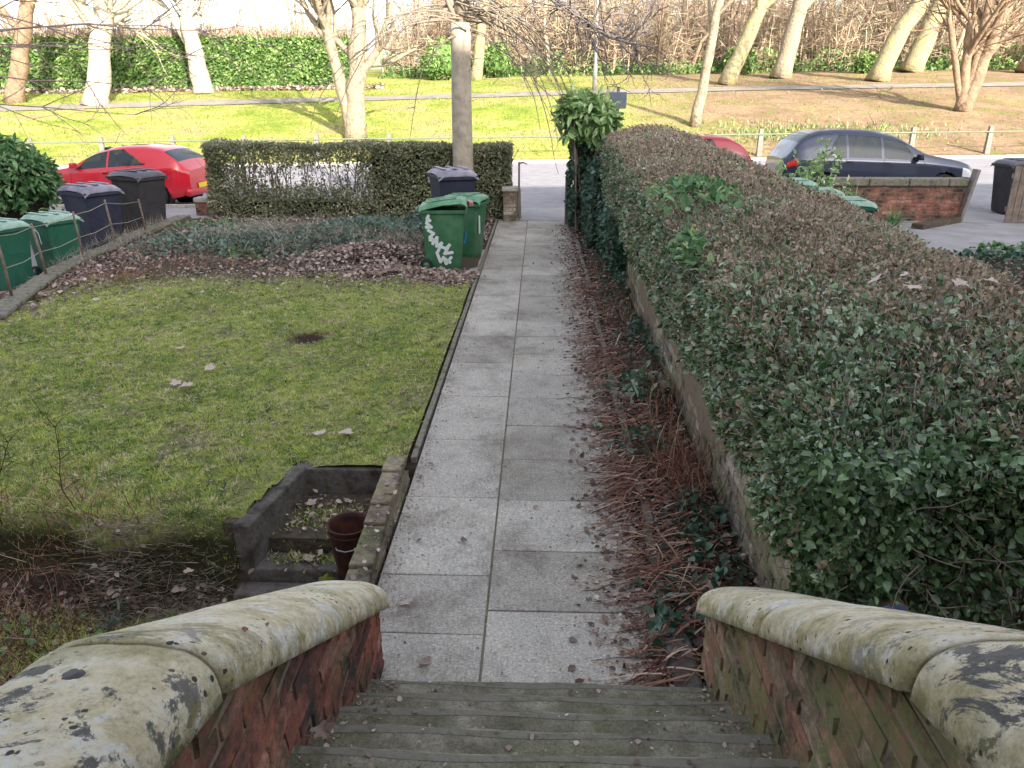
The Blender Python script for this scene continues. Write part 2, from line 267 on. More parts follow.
# ------------------------------------------------------------------ object helpers
def tag(o, label=None, cat=None, group=None, kind=None):
    if label: o['label'] = label
    if cat: o['category'] = cat
    if group: o['group'] = group
    if kind: o['kind'] = kind
    return o
def thing(name, label, cat, loc=(0, 0, 0), rz=0, group=None):
    o = bpy.data.objects.new(name, None); COL.objects.link(o); o.empty_display_size = .2
    o.location = loc; o.rotation_euler = (0, 0, rz); return tag(o, label, cat, group)
def link(name, me, m, parent=None, smooth=True):
    if m is not None: me.materials.append(m)
    o = bpy.data.objects.new(name, me); COL.objects.link(o)
    if parent: o.parent = parent
    if smooth: me.polygons.foreach_set('use_smooth', [True]*len(me.polygons))
    me.update(); return o
class MB:
    def __init__(s): s.v = []; s.f = []; s.r = []
    def add(s, vs, fs, r=None):
        o = len(s.v); s.v += [tuple(p) for p in vs]; s.f += [tuple(i+o for i in f) for f in fs]
        s.r += [random.random() if r is None else r]*len(fs); return s
    def box(s, x0, x1, y0, y1, z0, z1, M4=None, r=None):
        vs = [Vector(p) for p in ((x0, y0, z0), (x1, y0, z0), (x1, y1, z0), (x0, y1, z0), (x0, y0, z1), (x1, y0, z1), (x1, y1, z1), (x0, y1, z1))]
        if M4 is not None: vs = [M4 @ p for p in vs]
        return s.add(vs, [(0, 3, 2, 1), (4, 5, 6, 7), (0, 1, 5, 4), (1, 2, 6, 5), (2, 3, 7, 6), (3, 0, 4, 7)], r)
    def frustum(s, b, t, z0, z1):     # b,t = (x0,x1,y0,y1)
        vs = [(b[0], b[2], z0), (b[1], b[2], z0), (b[1], b[3], z0), (b[0], b[3], z0), (t[0], t[2], z1), (t[1], t[2], z1), (t[1], t[3], z1), (t[0], t[3], z1)]
        return s.add(vs, [(0, 3, 2, 1), (4, 5, 6, 7), (0, 1, 5, 4), (1, 2, 6, 5), (2, 3, 7, 6), (3, 0, 4, 7)])
    def tube(s, pts, rad, n=6, caps=True, r=None):
        pts = [Vector(p) for p in pts]; k = len(pts)
        if not hasattr(rad, '__len__'): rad = [rad]*k
        t0 = (pts[1]-pts[0]).normalized(); a = t0.orthogonal().normalized(); vs = []
        for i, p in enumerate(pts):
            t = (pts[min(i+1, k-1)]-pts[max(i-1, 0)]).normalized()
            a = (a-t*a.dot(t)); a = a.normalized() if a.length > 1e-6 else t.orthogonal().normalized()
            b = t.cross(a)
            for j in range(n):
                w = 2*PI*j/n; vs.append(p+(a*math.cos(w)+b*math.sin(w))*rad[i])
        fs = [(i*n+j, i*n+(j+1) % n, (i+1)*n+(j+1) % n, (i+1)*n+j) for i in range(k-1) for j in range(n)]
        if caps: fs += [tuple(range(n))[::-1], tuple((k-1)*n+j for j in range(n))]
        return s.add(vs, fs, random.random() if r is None else r)
    def lathe(s, prof, n=24, c=(0, 0, 0), axis='z'):
        vs = []
        for (r_, z) in prof:
            for j in range(n):
                w = 2*PI*j/n; p = (r_*math.cos(w), r_*math.sin(w), z)
                if axis == 'y': p = (p[0], p[2], p[1])
                if axis == 'x': p = (p[2], p[0], p[1])
                vs.append((p[0]+c[0], p[1]+c[1], p[2]+c[2]))
        fs = [(i*n+j, i*n+(j+1) % n, (i+1)*n+(j+1) % n, (i+1)*n+j) for i in range(len(prof)-1) for j in range(n)]
        fs += [tuple(range(n))[::-1], tuple((len(prof)-1)*n+j for j in range(n))]
        return s.add(vs, fs, .5)
    def build(s, name, m, parent=None, smooth=False, bevel=0, rnd=False):
        me = bpy.data.meshes.new(name); me.from_pydata(s.v, [], s.f)
        bm = bmesh.new(); bm.from_mesh(me); 
        if not rnd: bmesh.ops.recalc_face_normals(bm, faces=bm.faces)
        bm.to_mesh(me); bm.free()
        if rnd:
            a = me.attributes.new('rnd', 'FLOAT', 'FACE'); a.data.foreach_set('value', s.r)
        o = link(name, me, m, parent, smooth)
        if bevel:
            b = o.modifiers.new('b', 'BEVEL'); b.width = bevel; b.segments = 2; b.limit_method = 'ANGLE'; b.angle_limit = R(35)
        return o
def brick_units(mb, O, U, Nv, L0, L1, zf, proud=.012, bl=.225, bh=.075, z0=0.0, jt=.009):
    """rows of separate worn bricks on the face through O, along U, facing Nv; zf(u) is the top"""
    O, U, Nv = Vector(O), Vector(U).normalized(), Vector(Nv).normalized(); z = z0; row = 0
    zmax = max(zf(L0), zf(L1), zf((L0+L1)/2))
    while z < zmax:
        u = L0-(bl/2 if row % 2 else 0)-bl*random.random()*.1
        while u < L1:
            a, b = max(u, L0)+jt/2, min(u+bl, L1)-jt/2
            if b-a > .03:
                za, zb_ = z+jt/2+random.uniform(-.002, .002), z+bh-jt/2+random.uniform(-.002, .002); ta, tb = min(zb_, zf(a)), min(zb_, zf(b))
                if ta > za+.005 or tb > za+.005:
                    ta, tb = max(ta, za+.002), max(tb, za+.002); p = proud*random.uniform(.35, 1.0); e = .005
                    out = [O+U*(a+e)+Nv*(p+random.uniform(-.003, .003))+Vector((0, 0, za+e)), O+U*(b-e)+Nv*(p+random.uniform(-.004, .004))+Vector((0, 0, za+e)), O+U*(b-e)+Nv*(p+random.uniform(-.003, .003))+Vector((0, 0, max(tb-e, za+e))), O+U*(a+e)+Nv*(p+random.uniform(-.003, .003))+Vector((0, 0, max(ta-e, za+e)))]
                    inn = [O+U*a-Nv*.004+Vector((0, 0, za)), O+U*b-Nv*.004+Vector((0, 0, za)), O+U*b-Nv*.004+Vector((0, 0, tb)), O+U*a-Nv*.004+Vector((0, 0, ta))]
                    mb.add(inn+out, [(4, 5, 6, 7), (0, 1, 5, 4), (1, 2, 6, 5), (2, 3, 7, 6), (3, 0, 4, 7)])
            u += bl
        z += bh; row += 1
def npmesh(name, V, F, m, parent=None, rnd=None, smooth=False):
    """V (n,3), F (k,q) constant-size faces, rnd (k,)"""
    me = bpy.data.meshes.new(name); q = F.shape[1]
    me.vertices.add(len(V)); me.vertices.foreach_set('co', V.astype(np.float32).ravel())
    me.loops.add(F.size); me.loops.foreach_set('vertex_index', F.astype(np.int32).ravel())
    me.polygons.add(len(F)); me.polygons.foreach_set('loop_start', np.arange(len(F), dtype=np.int32)*q)
    me.update(calc_edges=True)
    if rnd is not None:
        a = me.attributes.new('rnd', 'FLOAT', 'FACE'); a.data.foreach_set('value', rnd.astype(np.float32))
    return link(name, me, m, parent, smooth)
def nrm(a): return a/np.maximum(np.linalg.norm(a, axis=1, keepdims=True), 1e-9)
def leaf_arrays(P, D, Nn, L, W, fold=.25, curl=.15):
    """P base, D axis, Nn normal; six-vertex ovate leaf folded on its midrib"""
    D = nrm(D); Nn = nrm(Nn-D*np.sum(Nn*D, 1, keepdims=True)); X = np.cross(D, Nn)
    L = L[:, None]; W = W[:, None]
    b = P; t = P+D*L-Nn*L*curl
    def side(s, a, w): return P+D*L*a+X*W*w*s+Nn*W*fold*w
    V = np.stack([b, side(1, .3, .5), side(1, .68, .42), t, side(-1, .68, .42), side(-1, .3, .5)], 1).reshape(-1, 3)
    o = (np.arange(len(P))*6)[:, None]
    F = np.concatenate([o+np.array([0, 1, 2, 3]), o+np.array([0, 3, 4, 5])], 1).reshape(-1, 4)
    return V, F
def scatter_leaves(name, P, Nn, size, mat, parent=None, droop=.3, spread=.8, ratio=.55, rbias=0, rspan=1, rvals=None, fold=.25):
    n = len(P); rnd = rs.rand(n)*rspan+rbias if rvals is None else rvals
    D = nrm(rs.normal(size=(n, 3)))*spread+Nn*.5; D[:, 2] -= droop
    N2 = nrm(Nn+rs.normal(size=(n, 3))*.5+np.array([0, 0, .5]))
    L = size*(.6+.8*rs.rand(n)); V, F = leaf_arrays(P, D, N2, L, L*ratio*(.8+.4*rs.rand(n)), fold)
    return npmesh(name, V, F, mat, parent, np.repeat(np.clip(rnd, 0, 1), 2))
def blade_arrays(P, D, L, W):
    """thin tapering triangles"""
    n = len(P); D = nrm(D); X = nrm(np.cross(D, rs.normal(size=(n, 3))))*W[:, None]*.5
    V = np.stack([P-X, P+X, P+D*L[:, None]], 1).reshape(-1, 3)
    return V, np.arange(n*3).reshape(-1, 3)
def stick_arrays(P, D, L, W):
    """three-sided sticks, two segments with a kink"""
    n = len(P); D = nrm(D); A = nrm(np.cross(D, rs.normal(size=(n, 3)))); B = np.cross(D, A)
    mid = P+D*(L*.55)[:, None]+A*(L*.08*rs.normal(size=n))[:, None]; tip = P+D*L[:, None]+B*(L*.15*rs.normal(size=n))[:, None]
    vs = []
    for c, s_ in ((P, 1), (mid, .8), (tip, .45)):
        for k in range(3):
            w = 2*PI*k/3; vs.append(c+(A*math.cos(w)+B*math.sin(w))*(W*s_*.5)[:, None])
    V = np.stack(vs, 1).reshape(-1, 3); o = (np.arange(n)*9)[:, None]; fs = []
    for i in range(2):
        for k in range(3): fs.append(o+np.array([i*3+k, i*3+(k+1) % 3, (i+1)*3+(k+1) % 3, (i+1)*3+k]))
    return V, np.stack(fs, 1).reshape(-1, 4)
def grid(name, xs, ys, zf, m, parent=None, smooth=True):
    V = np.array([(x, y, zf(x, y)) for y in ys for x in xs]); nx = len(xs)
    F = np.array([(j*nx+i, j*nx+i+1, (j+1)*nx+i+1, (j+1)*nx+i) for j in range(len(ys)-1) for i in range(len(xs)-1)])
    return npmesh(name, V, F, m, parent, smooth=smooth)
def frange(a, b, n): return [a+(b-a)*i/n for i in range(n+1)]

# ------------------------------------------------------------------ world, sun, camera
SKY = .46
SUN_EL, SHAD_AZ = R(24), R(-28)          # shadows run 28 degrees left of +Y
w = bpy.data.worlds.new("World"); S.world = w; w.use_nodes = True
nt = w.node_tree; bg = nt.nodes['Background']
sky = N(nt, 'ShaderNodeTexSky'); sky.sky_type = 'NISHITA'; sky.sun_disc = False
sky.sun_elevation = SUN_EL; sky.air_density = 1.0; sky.dust_density = 2.5; sky.ozone_density = 1.0
sd = Vector((-math.sin(-SHAD_AZ)*-1, -math.cos(SHAD_AZ), 0))     # towards the sun, horizontally
sky.sun_rotation = math.atan2(sd.x, sd.y)
hs_ = N(nt, 'ShaderNodeHueSaturation'); hs_.inputs['Saturation'].default_value = .42; hs_.inputs['Value'].default_value = 1
nt.links.new(sky.outputs[0], hs_.inputs['Color']); nt.links.new(hs_.outputs[0], bg.inputs[0]); bg.inputs[1].default_value = SKY
sl = bpy.data.lights.new('sun', 'SUN'); sl.energy = 12; sl.angle = R(.5); sl.color = (1, .91, .77)
so = bpy.data.objects.new('sun', sl); COL.objects.link(so)
tosun = Vector((sd.x*math.cos(SUN_EL), sd.y*math.cos(SUN_EL), math.sin(SUN_EL)))
so.rotation_euler = tosun.to_track_quat('Z', 'Y').to_euler(); so.location = (10, -20, 20)
cam = bpy.data.cameras.new('camera'); co = bpy.data.objects.new('camera', cam); COL.objects.link(co)
cam.sensor_width = 36; cam.lens = 36*770/1024; cam.clip_end = 3000; cam.clip_start = .05
co.location = (0, 0, 2.5); co.rotation_euler = (R(90-20.7), 0, R(2.0)); S.camera = co
S.view_settings.view_transform = 'Standard'; S.view_settings.look = 'None'; S.view_settings.exposure = 0

# ------------------------------------------------------------------ setting: ground
def ground_z(x, y):
    z = terr(x, y)
    if y < 17:
        # sunken area at the foot of the steps, left
        if -5.2 < x < -.86 and y < 4.7:
            ty = min(1, max(0, (4.22-y)/.35)); tx = min(1, max(0, (x+5.0)/.5)); z -= .5*ty*min(1, tx)
        if -1.8 < x < -.86 and 3.9 < y < 4.86: z = -.5
        if x < -7.15: z -= .36*min(1, (-7.15-x)/.25)*max(0, min(1, (16-y)/3))
    return z
def zone_mat():
    m, nt, b = newmat('ground')
    tc = N(nt, 'ShaderNodeTexCoord'); sep = N(nt, 'ShaderNodeSeparateXYZ'); nt.links.new(tc.outputs['Object'], sep.inputs[0])
    V = tc.outputs['Object']
    soil = ramp(nt, noise(nt, 6, 10, .75, V), [(.3, (.035, .026, .02)), (.45, (.1, .075, .055)), (.55, (.06, .05, .033)), (.7, (.2, .15, .115))])
    g1 = ramp(nt, noise(nt, .35, 8, .7, V), [(.3, (.13, .2, .03)), (.43, (.25, .3, .05)), (.53, (.38, .36, .11)), (.64, (.36, .29, .16)), (.74, (.26, .2, .11))])
    f = ramp(nt, noise(nt, 6, 6, .7, V), [(.3, (.55, .55, .5)), (.5, (1, 1, 1)), (.7, (1.25, 1.25, 1.2))]); g1 = mix(nt, 1, g1, f, 'MULTIPLY')
    br = ramp(nt, noise(nt, .5, 8, .7, V), [(.34, (.2, .23, .06)), (.43, (.23, .16, .1)), (.58, (.33, .22, .15)), (.7, (.24, .2, .1))]); br = mix(nt, 1, br, f, 'MULTIPLY')
    # leaf litter covers the right-hand part of the bank
    ms = N(nt, 'ShaderNodeMapRange'); nt.links.new(sep.outputs['X'], ms.inputs[0]); ms.inputs[1].default_value = 1; ms.inputs[2].default_value = 9
    nn = N(nt, 'ShaderNodeMath', operation='MULTIPLY_ADD'); nn.inputs[1].default_value = 1.6; nn.inputs[2].default_value = -.8
    nt.links.new(noise(nt, .22, 6, .7, V), nn.inputs[0]); ad = N(nt, 'ShaderNodeMath', operation='ADD', use_clamp=True)
    nt.links.new(nn.outputs[0], ad.inputs[0]); nt.links.new(ms.outputs[0], ad.inputs[1])
    g = mix(nt, ad.outputs[0], g1, br)
    my = N(nt, 'ShaderNodeMapRange'); nt.links.new(sep.outputs['Y'], my.inputs[0]); my.inputs[1].default_value = 30.6; my.inputs[2].default_value = 31.2
    c = mix(nt, my.outputs[0], soil, g)
    nt.links.new(c, b.inputs['Base Color']); b.inputs['Roughness'].default_value = 1; b.inputs['Specular IOR Level'].default_value = .1
    bump(nt, b, noise(nt, 22, 8, .75, V), .9, .03); return m
M['ground'] = zone_mat()
xs = [-600, -250, -120, -70]+frange(-45, -10, 35)+frange(-9.5, -5.2, 22)+frange(-5.1, -.9, 42)+[-.87, -.85, -.5, 0, .5, .7]+frange(1, 45, 44)+[70, 120, 250, 600]
xs = sorted(set(round(x, 3) for x in xs+[-7.4, -7.15, -1.95, -1.9]))
ys = [-90, -40, -20, -10, -5, -2, 0]+frange(1, 3.7, 10)+frange(3.75, 5.0, 25)+frange(5.5, 17, 23)+frange(17.5, 30.5, 13)+[31]+frange(32, 60, 28)+[65, 70, 75, 85, 100, 125, 150, 200, 300, 500, 900]
def gz(x, y):
    z = ground_z(x, y)
    if y > 31.5: z += .06*fbm(x, y, .6)*min(1, max(0, abs(y-(47.0+.11*x if x < 12 else 48.32+.02*(x-12)))-1.6))
    elif 4.9 < y < 16 and x > .75: z += .02*fbm(x, y, 3)
    return z-.012
g = grid('ground', xs, sorted(set(round(v, 3) for v in ys)), gz, M['ground']); g['kind'] = 'structure'

# road, pavement, kerbs, park path
def sheet(name, x0, x1, nx, y0, y1, dz, m, ny=6):
    o = grid(name, frange(x0, x1, nx), frange(y0, y1, ny), lambda x, y: terr(x, y)+dz, m); o['kind'] = 'structure'; return o
sheet('road', -90, 90, 60, 18.15, 30.5, .0, M['asphalt'], 12)
sheet('pavement', -90, 90, 60, 16.22, 18.0, .02, M['pavement'])
kb = MB()
for i in range(-70, 70):
    x0 = i*.915; 
    if -1.6 < x0 < 1.5 or 8.6 < x0 < 11: h = .03
    else: h = .11
    kb.box(x0, x0+.905, 18.0, 18.14, terr(x0, 18)-.1, terr(x0, 18)+h-.02)
kb.build('kerb', M['kerbstone'], bevel=.012)['kind'] = 'structure'
kb = MB()
for i in range(-60, 60):
    x0 = i*.915; kb.box(x0, x0+.905, 30.5, 30.64, terr(x0, 30)-.1, terr(x0, 30)+.12)
kb.build('far_kerb', M['kerbstone'], bevel=.012)['kind'] = 'structure'
pv = []
xx = frange(-70, 70, 140)
def ppy(x): return 47.0+.11*x if x < 12 else 48.32+.02*(x-12)
V = np.array([(x, ppy(x)+dy, terr(x, ppy(x)+dy)+.025) for x in xx for dy in (-1, -.35, .35, 1)])
F = np.array([(i*4+k, (i+1)*4+k, (i+1)*4+k+1, i*4+k+1) for i in range(len(xx)-1) for k in range(3)])
o = npmesh('park_path', V, F, M['park_path'], smooth=True); o['kind'] = 'structure'

# garden path: slabs with joints
pth = MB()
def slab(x0, x1, y0, y1, z=.0):
    j = .003; t = [random.uniform(-.004, .004) for _ in range(4)]
    vs = [(x0+j, y0+j, z+t[0]), (x1-j, y0+j, z+t[1]), (x1-j, y1-j, z+t[2]), (x0+j, y1-j, z+t[3])]
    lo = [(a, b, -.05) for a, b, c in vs]; top = [(a, b, c+.018) for a, b, c in vs]
    pth.add(lo+top, [(4, 5, 6, 7), (0, 1, 5, 4), (1, 2, 6, 5), (2, 3, 7, 6), (3, 0, 4, 7)])
lj = [2.3, 3.09, 3.58]+[4.45+.9*i for i in range(13)]+[16.2]
for a, b in zip(lj, lj[1:]): slab(-.85, -.245, a, b)
rj = [2.3, 2.68, 3.28]+[3.83+.6*i for i in range(21)]+[16.2]
for a, b in zip(rj, rj[1:]): slab(-.24, .60, a, b)
slab(-1.75, -.86, 11.2, 11.8); slab(-1.75, -.86, 11.8, 12.4); slab(-1.75, -.86, 12.4, 13.0)
o = pth.build('path', M['slab'], bevel=.004, rnd=True); o['kind'] = 'structure'
fl = MB(); fl.box(-.85, .6, 2.3, 16.2, -.06, .011); fl.build('path_joints', M['joint'])['kind'] = 'structure'
e = MB()
y = 5.0
while y < 16:
    e.box(-.91, -.865, y, min(y+.905, 16.1), -.1, .03+random.uniform(-.006, .008)); y += .915
y = 3.2
while y < 15.5:
    if random.random() < .8 or y < 9:
        M4 = Matrix.Translation((random.uniform(-.015, .02), 0, 0)); e.box(.665, .715, y, y+.9, -.1, .045+random.uniform(-.01, .015), M4)
    y += .915
e.build('path_edging', M['kerb_mossy'], bevel=.006)['kind'] = 'structure'

# neighbours' ground
sheet('driveway', 3.2, 16, 8, 12.9, 16.22, .015, M['drive'])
o = grid('side_yard', frange(-14, -7.42, 8), frange(4, 16.1, 12), lambda x, y: ground_z(x, y)+.01, M['drive']); o['kind'] = 'structure'

# lawn
def lawn_z(x, y):
    z = .035+.03*fbm(x, y, 1.2)+.015*fbm(x, y, 4.5)
    front = 4.12+.12*math.sin(x*3.1)+.07*math.sin(x*8)
    if y < front: z -= min(.75, (front-y)*2.4)
    z -= .06*max(0, min(1, (x+1.15)/.25)) * 0
    d = math.hypot(x+2.48, (y-7.85)*1.3)
    if d < .35: z -= .05*(1-d/.35)
    return z
def lawn_in(x, y):
    return not (x > -1.80+.16*(y-4.05) and y < 4.80)
lx = frange(-6.9, -.93, 150); ly = frange(3.3, 12.4, 180)
V = np.array([(x, y, lawn_z(x, y)) for y in ly for x in lx]); nx = len(lx); F = []
for j in range(len(ly)-1):
    for i in range(nx-1):
        if all(lawn_in(lx[a], ly[b]) for a in (i, i+1) for b in (j, j+1)): F.append((j*nx+i, j*nx+i+1, (j+1)*nx+i+1, (j+1)*nx+i))
def lawnmat():
    m, nt, b = newmat('lawn'); tc = N(nt, 'ShaderNodeTexCoord'); V = tc.outputs['Object']
    c = ramp(nt, noise(nt, 1.6, 10, .75, V), [(.3, (.12, .16, .06)), (.42, (.22, .28, .1)), (.5, (.36, .38, .13)), (.58, (.28, .27, .15)), (.68, (.26, .2, .16))])
    f = ramp(nt, noise(nt, 24, 9, .85, V), [(.36, (.3, .3, .25)), (.5, (1, 1, 1)), (.62, (1.7, 1.6, 1.3))]); c = mix(nt, 1, c, f, 'MULTIPLY')
    sep = N(nt, 'ShaderNodeSeparateXYZ'); nt.links.new(V, sep.inputs[0])
    ma = N(nt, 'ShaderNodeMapRange'); nt.links.new(sep.outputs['Y'], ma.inputs[0]); ma.inputs[1].default_value = 10.0; ma.inputs[2].default_value = 11.0
    c = mix(nt, ma.outputs[0], c, (.13, .1, .075)); 
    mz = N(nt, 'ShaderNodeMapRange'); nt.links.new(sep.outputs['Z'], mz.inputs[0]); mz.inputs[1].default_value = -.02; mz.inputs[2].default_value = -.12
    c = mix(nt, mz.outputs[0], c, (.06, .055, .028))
    # bare earth patch
    vd = N(nt, 'ShaderNodeVectorMath', operation='DISTANCE'); nt.links.new(V, vd.inputs[0]); vd.inputs[1].default_value = (-2.48, 7.85, .0)
    va = N(nt, 'ShaderNodeMath', operation='MULTIPLY_ADD'); va.inputs[1].default_value = .5; nt.links.new(noise(nt, 9, 6, .75, V), va.inputs[0]); nt.links.new(vd.outputs['Value'], va.inputs[2]); sp = ramp(nt, va.outputs[0], [(.38, (1, 1, 1)), (.52, (0, 0, 0))]); c = mix(nt, sp, c, (.075, .045, .035))
    nt.links.new(c, b.inputs['Base Color']); b.inputs['Roughness'].default_value = 1; b.inputs['Specular IOR Level'].default_value = .1
    bump(nt, b, noise(nt, 50, 8, .8, V), 1, .03); return m
o = npmesh('lawn', V, np.array(F), lawnmat(), smooth=True); o['kind'] = 'structure'

# grass blades over the lawn
n = 210000
x = rs.uniform(-6.85, -.93, n); yy = 4.0+(rs.rand(n)**1.35)*8.2
bare = np.array([fbm(a*1.1, b*1.1, 1.3) for a, b in zip(x, yy)])
fr_ = 4.12+.12*np.sin(x*3.1)+.07*np.sin(x*8)
thin = np.clip((yy-9.6)/1.8, 0, 1)+np.clip((-5.7-x)/1.0, 0, 1)*.7+np.clip((4.6-yy)/.6, 0, 1)*.35+(yy < fr_-.02)*.2
dd = np.hypot(x+2.48, (yy-7.85)*1.3)+.09*np.sin(x*17+2)*np.sin(yy*23)+.05*np.sin(x*41)
keep = (rs.rand(n) > thin) & ((bare < .3) | (rs.rand(n) > .8)) & ((dd > .27) | (rs.rand(n) < .1)) & ~((x > -1.82+.16*(yy-4.05)) & (yy < 4.83))
x, yy = x[keep], yy[keep]; n = len(x)
P = np.stack([x, yy, np.array([lawn_z(a, b) for a, b in zip(x, yy)])-.004], 1)
D = rs.normal(size=(n, 3))*.55; D[:, 2] = 1
clus = np.sin(x*43+3*np.sin(yy*17))*np.sin(yy*39+3*np.sin(x*21))+.6*np.sin(x*97+yy*61+2*np.sin(yy*37))
L = (.012+.026*rs.rand(n))*(1+.45*clus); V, F = blade_arrays(P, D, np.maximum(L, .006), .004+.004*rs.rand(n))
pat = np.array([fbm(a, b, .9)+.5*fbm(a+5, b, 2.7) for a, b in zip(x, yy)])
o = npmesh('lawn_grass', V, F, M['grass'], rnd=np.clip(.42+.24*clus+.4*pat+.24*rs.normal(size=n)+.12*np.clip((6.5-yy)/2, 0, 1), 0, 1)); tag(o, 'short mossy green grass of the lawn left of the path', 'grass', kind='stuff')
nc = 9000; cx = rs.uniform(-6.8, -.97, nc); cy = 4.1+rs.rand(nc)**1.5*7; k = (rs.rand(nc) > np.clip((cy-9.6)/1.4, 0, .95)) & ~((cx > -1.95) & (cy < 4.92)) & (np.hypot(cx+2.48, (cy-7.85)*1.3) > .3); cx, cy = cx[k], cy[k]; nc = len(cx); m_ = 13
X = np.repeat(cx, m_)+rs.normal(size=nc*m_)*.016; Y = np.repeat(cy, m_)+rs.normal(size=nc*m_)*.016; Zc = np.repeat([lawn_z(a, b) for a, b in zip(cx, cy)], m_); hh = np.repeat(.018+.03*rs.rand(nc)**1.5, m_)
D = np.stack([X-np.repeat(cx, m_), Y-np.repeat(cy, m_), np.full(nc*m_, .02)], 1)+rs.normal(size=(nc*m_, 3))*.006; V, F = blade_arrays(np.stack([X, Y, Zc], 1), D, hh*(.7+.5*rs.rand(nc*m_)), .005+.005*rs.rand(nc*m_))
tag(npmesh('moss_tufts', V, F, M['grass'], rnd=np.clip(np.repeat(rs.rand(nc)*1.1-.05, m_)+rs.normal(size=nc*m_)*.07, 0, 1)), 'small lime green and dull tufts of moss and grass dotting the lawn', 'moss', kind='stuff')
# tufts on the sunlit bank
n = 60000
x = rs.uniform(-40, 26, n); yy = 31.3+rs.rand(n)**1.2*26
P = np.stack([x, yy, [terr(a, b)+.06*fbm(a, b, .6)-.02 for a, b in zip(x, yy)]], 1); keep = (rs.rand(n) > np.clip((x-2)/12, 0, .8)) & (np.abs(yy-np.array([ppy(a) for a in x])) > 1.05)
P = P[keep]; n = len(P); D = rs.normal(size=(n, 3))*.6; D[:, 2] = 1
V, F = blade_arrays(P, D, .05+.1*rs.rand(n), .03+.03*rs.rand(n))
tag(npmesh('bank_grass', V, F, M['grass_park'], rnd=rs.rand(n)), 'sunlit rough grass on the park bank across the road', 'grass', kind='stuff')
n = 17000; x = rs.uniform(-6.9, -.95, n); yy = rs.uniform(4.3, 10.8, n); q_ = np.array([fbm(a*.8+2, b*.8, 1.6) for a, b in zip(x, yy)]); k = (rs.rand(n) < .3+.5*q_+.5*np.clip((yy-8.8)/1.5, 0, 1)+.6*np.clip((-5.4-x)/1.0, 0, 1)) & ~((x > -1.95) & (yy < 4.9)); x, yy = x[k], yy[k]; n = len(x)
P = np.stack([x, yy, np.array([lawn_z(a, b) for a, b in zip(x, yy)])+.014], 1); V, F = leaf_arrays(P, rs.normal(size=(n, 3))*np.array([1, 1, .3]), nrm(np.array([0, 0, 1.])+rs.normal(size=(n, 3))*.4), .014+.03*rs.rand(n)**2, .008+.012*rs.rand(n), .2, .1)
tag(npmesh('lawn_litter', V, F, M['leaf_dead'], rnd=np.repeat(rs.rand(n), 2)), 'small brown leaf crumbs strewn over the lawn', 'leaf litter', kind='stuff')
# dead straw grass on the edge of the sunken bed
n = 8000
x = np.concatenate([rs.normal(-2.2, .26, n-700), rs.uniform(-3.6, -1.9, 700)]); yy = rs.normal(3.72, .17, n)
P = np.stack([x, yy, np.array([max(ground_z(a, b), lawn_z(a, b)) for a, b in zip(x, yy)])+.01], 1)
k = x < -1.8; P = P[k]; n = len(P)
D = np.stack([rs.normal(size=n)*.7, -.7+rs.normal(size=n)*.45, .35+.4*rs.rand(n)], 1)
V, F = blade_arrays(P, D, .06+.13*rs.rand(n), .002+.003*rs.rand(n))
tag(npmesh('straw_grass', V, F, M['twig_straw'], rnd=rs.rand(n)), 'dry straw coloured grass hanging over the lawn edge', 'dry grass', kind='stuff')

# ------------------------------------------------------------------ the steps and their side walls
st = thing('garden_steps', 'worn stone steps running down to the garden path', 'steps', (0, 2.6, 0))
for k in range(1, 7):
    yn = 2.634-(k-1)*.233
    mb = MB(); nx = 24
    y_near = yn-.30 if k < 6 else -3.45
    xs_ = frange(-.71, .775, nx); vs = []
    for i, xv in enumerate(xs_):
        wob = .006*math.sin(xv*5+k)+random.uniform(-.003, .003); dip = -.006*math.cos(xv*2)
        for (yy_, zz) in ((yn-.03, .145*(k-1)-.02), (yn-.03, .145*k-.055), (yn+wob, .145*k-.05), (yn+.004+wob, .145*k-.012), (yn-.008+wob, .145*k+dip), (yn-.10, .145*k+dip), (yn-.2, .145*k+dip), (y_near, .145*k+dip)):
            vs.append((xv, yy_-2.6, zz))
    q = 8
    mb.add(vs, [(i*q+j, (i+1)*q+j, (i+1)*q+j+1, i*q+j+1) for i in range(nx) for j in range(q-1)])
    so_ = mb.build('step', M['step'], st, True); es_ = so_.modifiers.new('es', 'EDGE_SPLIT'); es_.split_angle = R(28)
    nb_ = MB(); nb_.add([(xv, yn-2.6+dy+.006*math.sin(xv*5+k)*(dy > -.02), .145*k-.006*math.cos(xv*2)+.0012) for xv in xs_ for dy in (-.034-.006*math.sin(xv*9+k*2), -.0105)], [(i*2, (i+1)*2, (i+1)*2+1, i*2+1) for i in range(nx)]); nb_.build('worn_lit_edge', M['step_edge'], so_)  # pale nose strip: worn stone with the light on the edge painted in

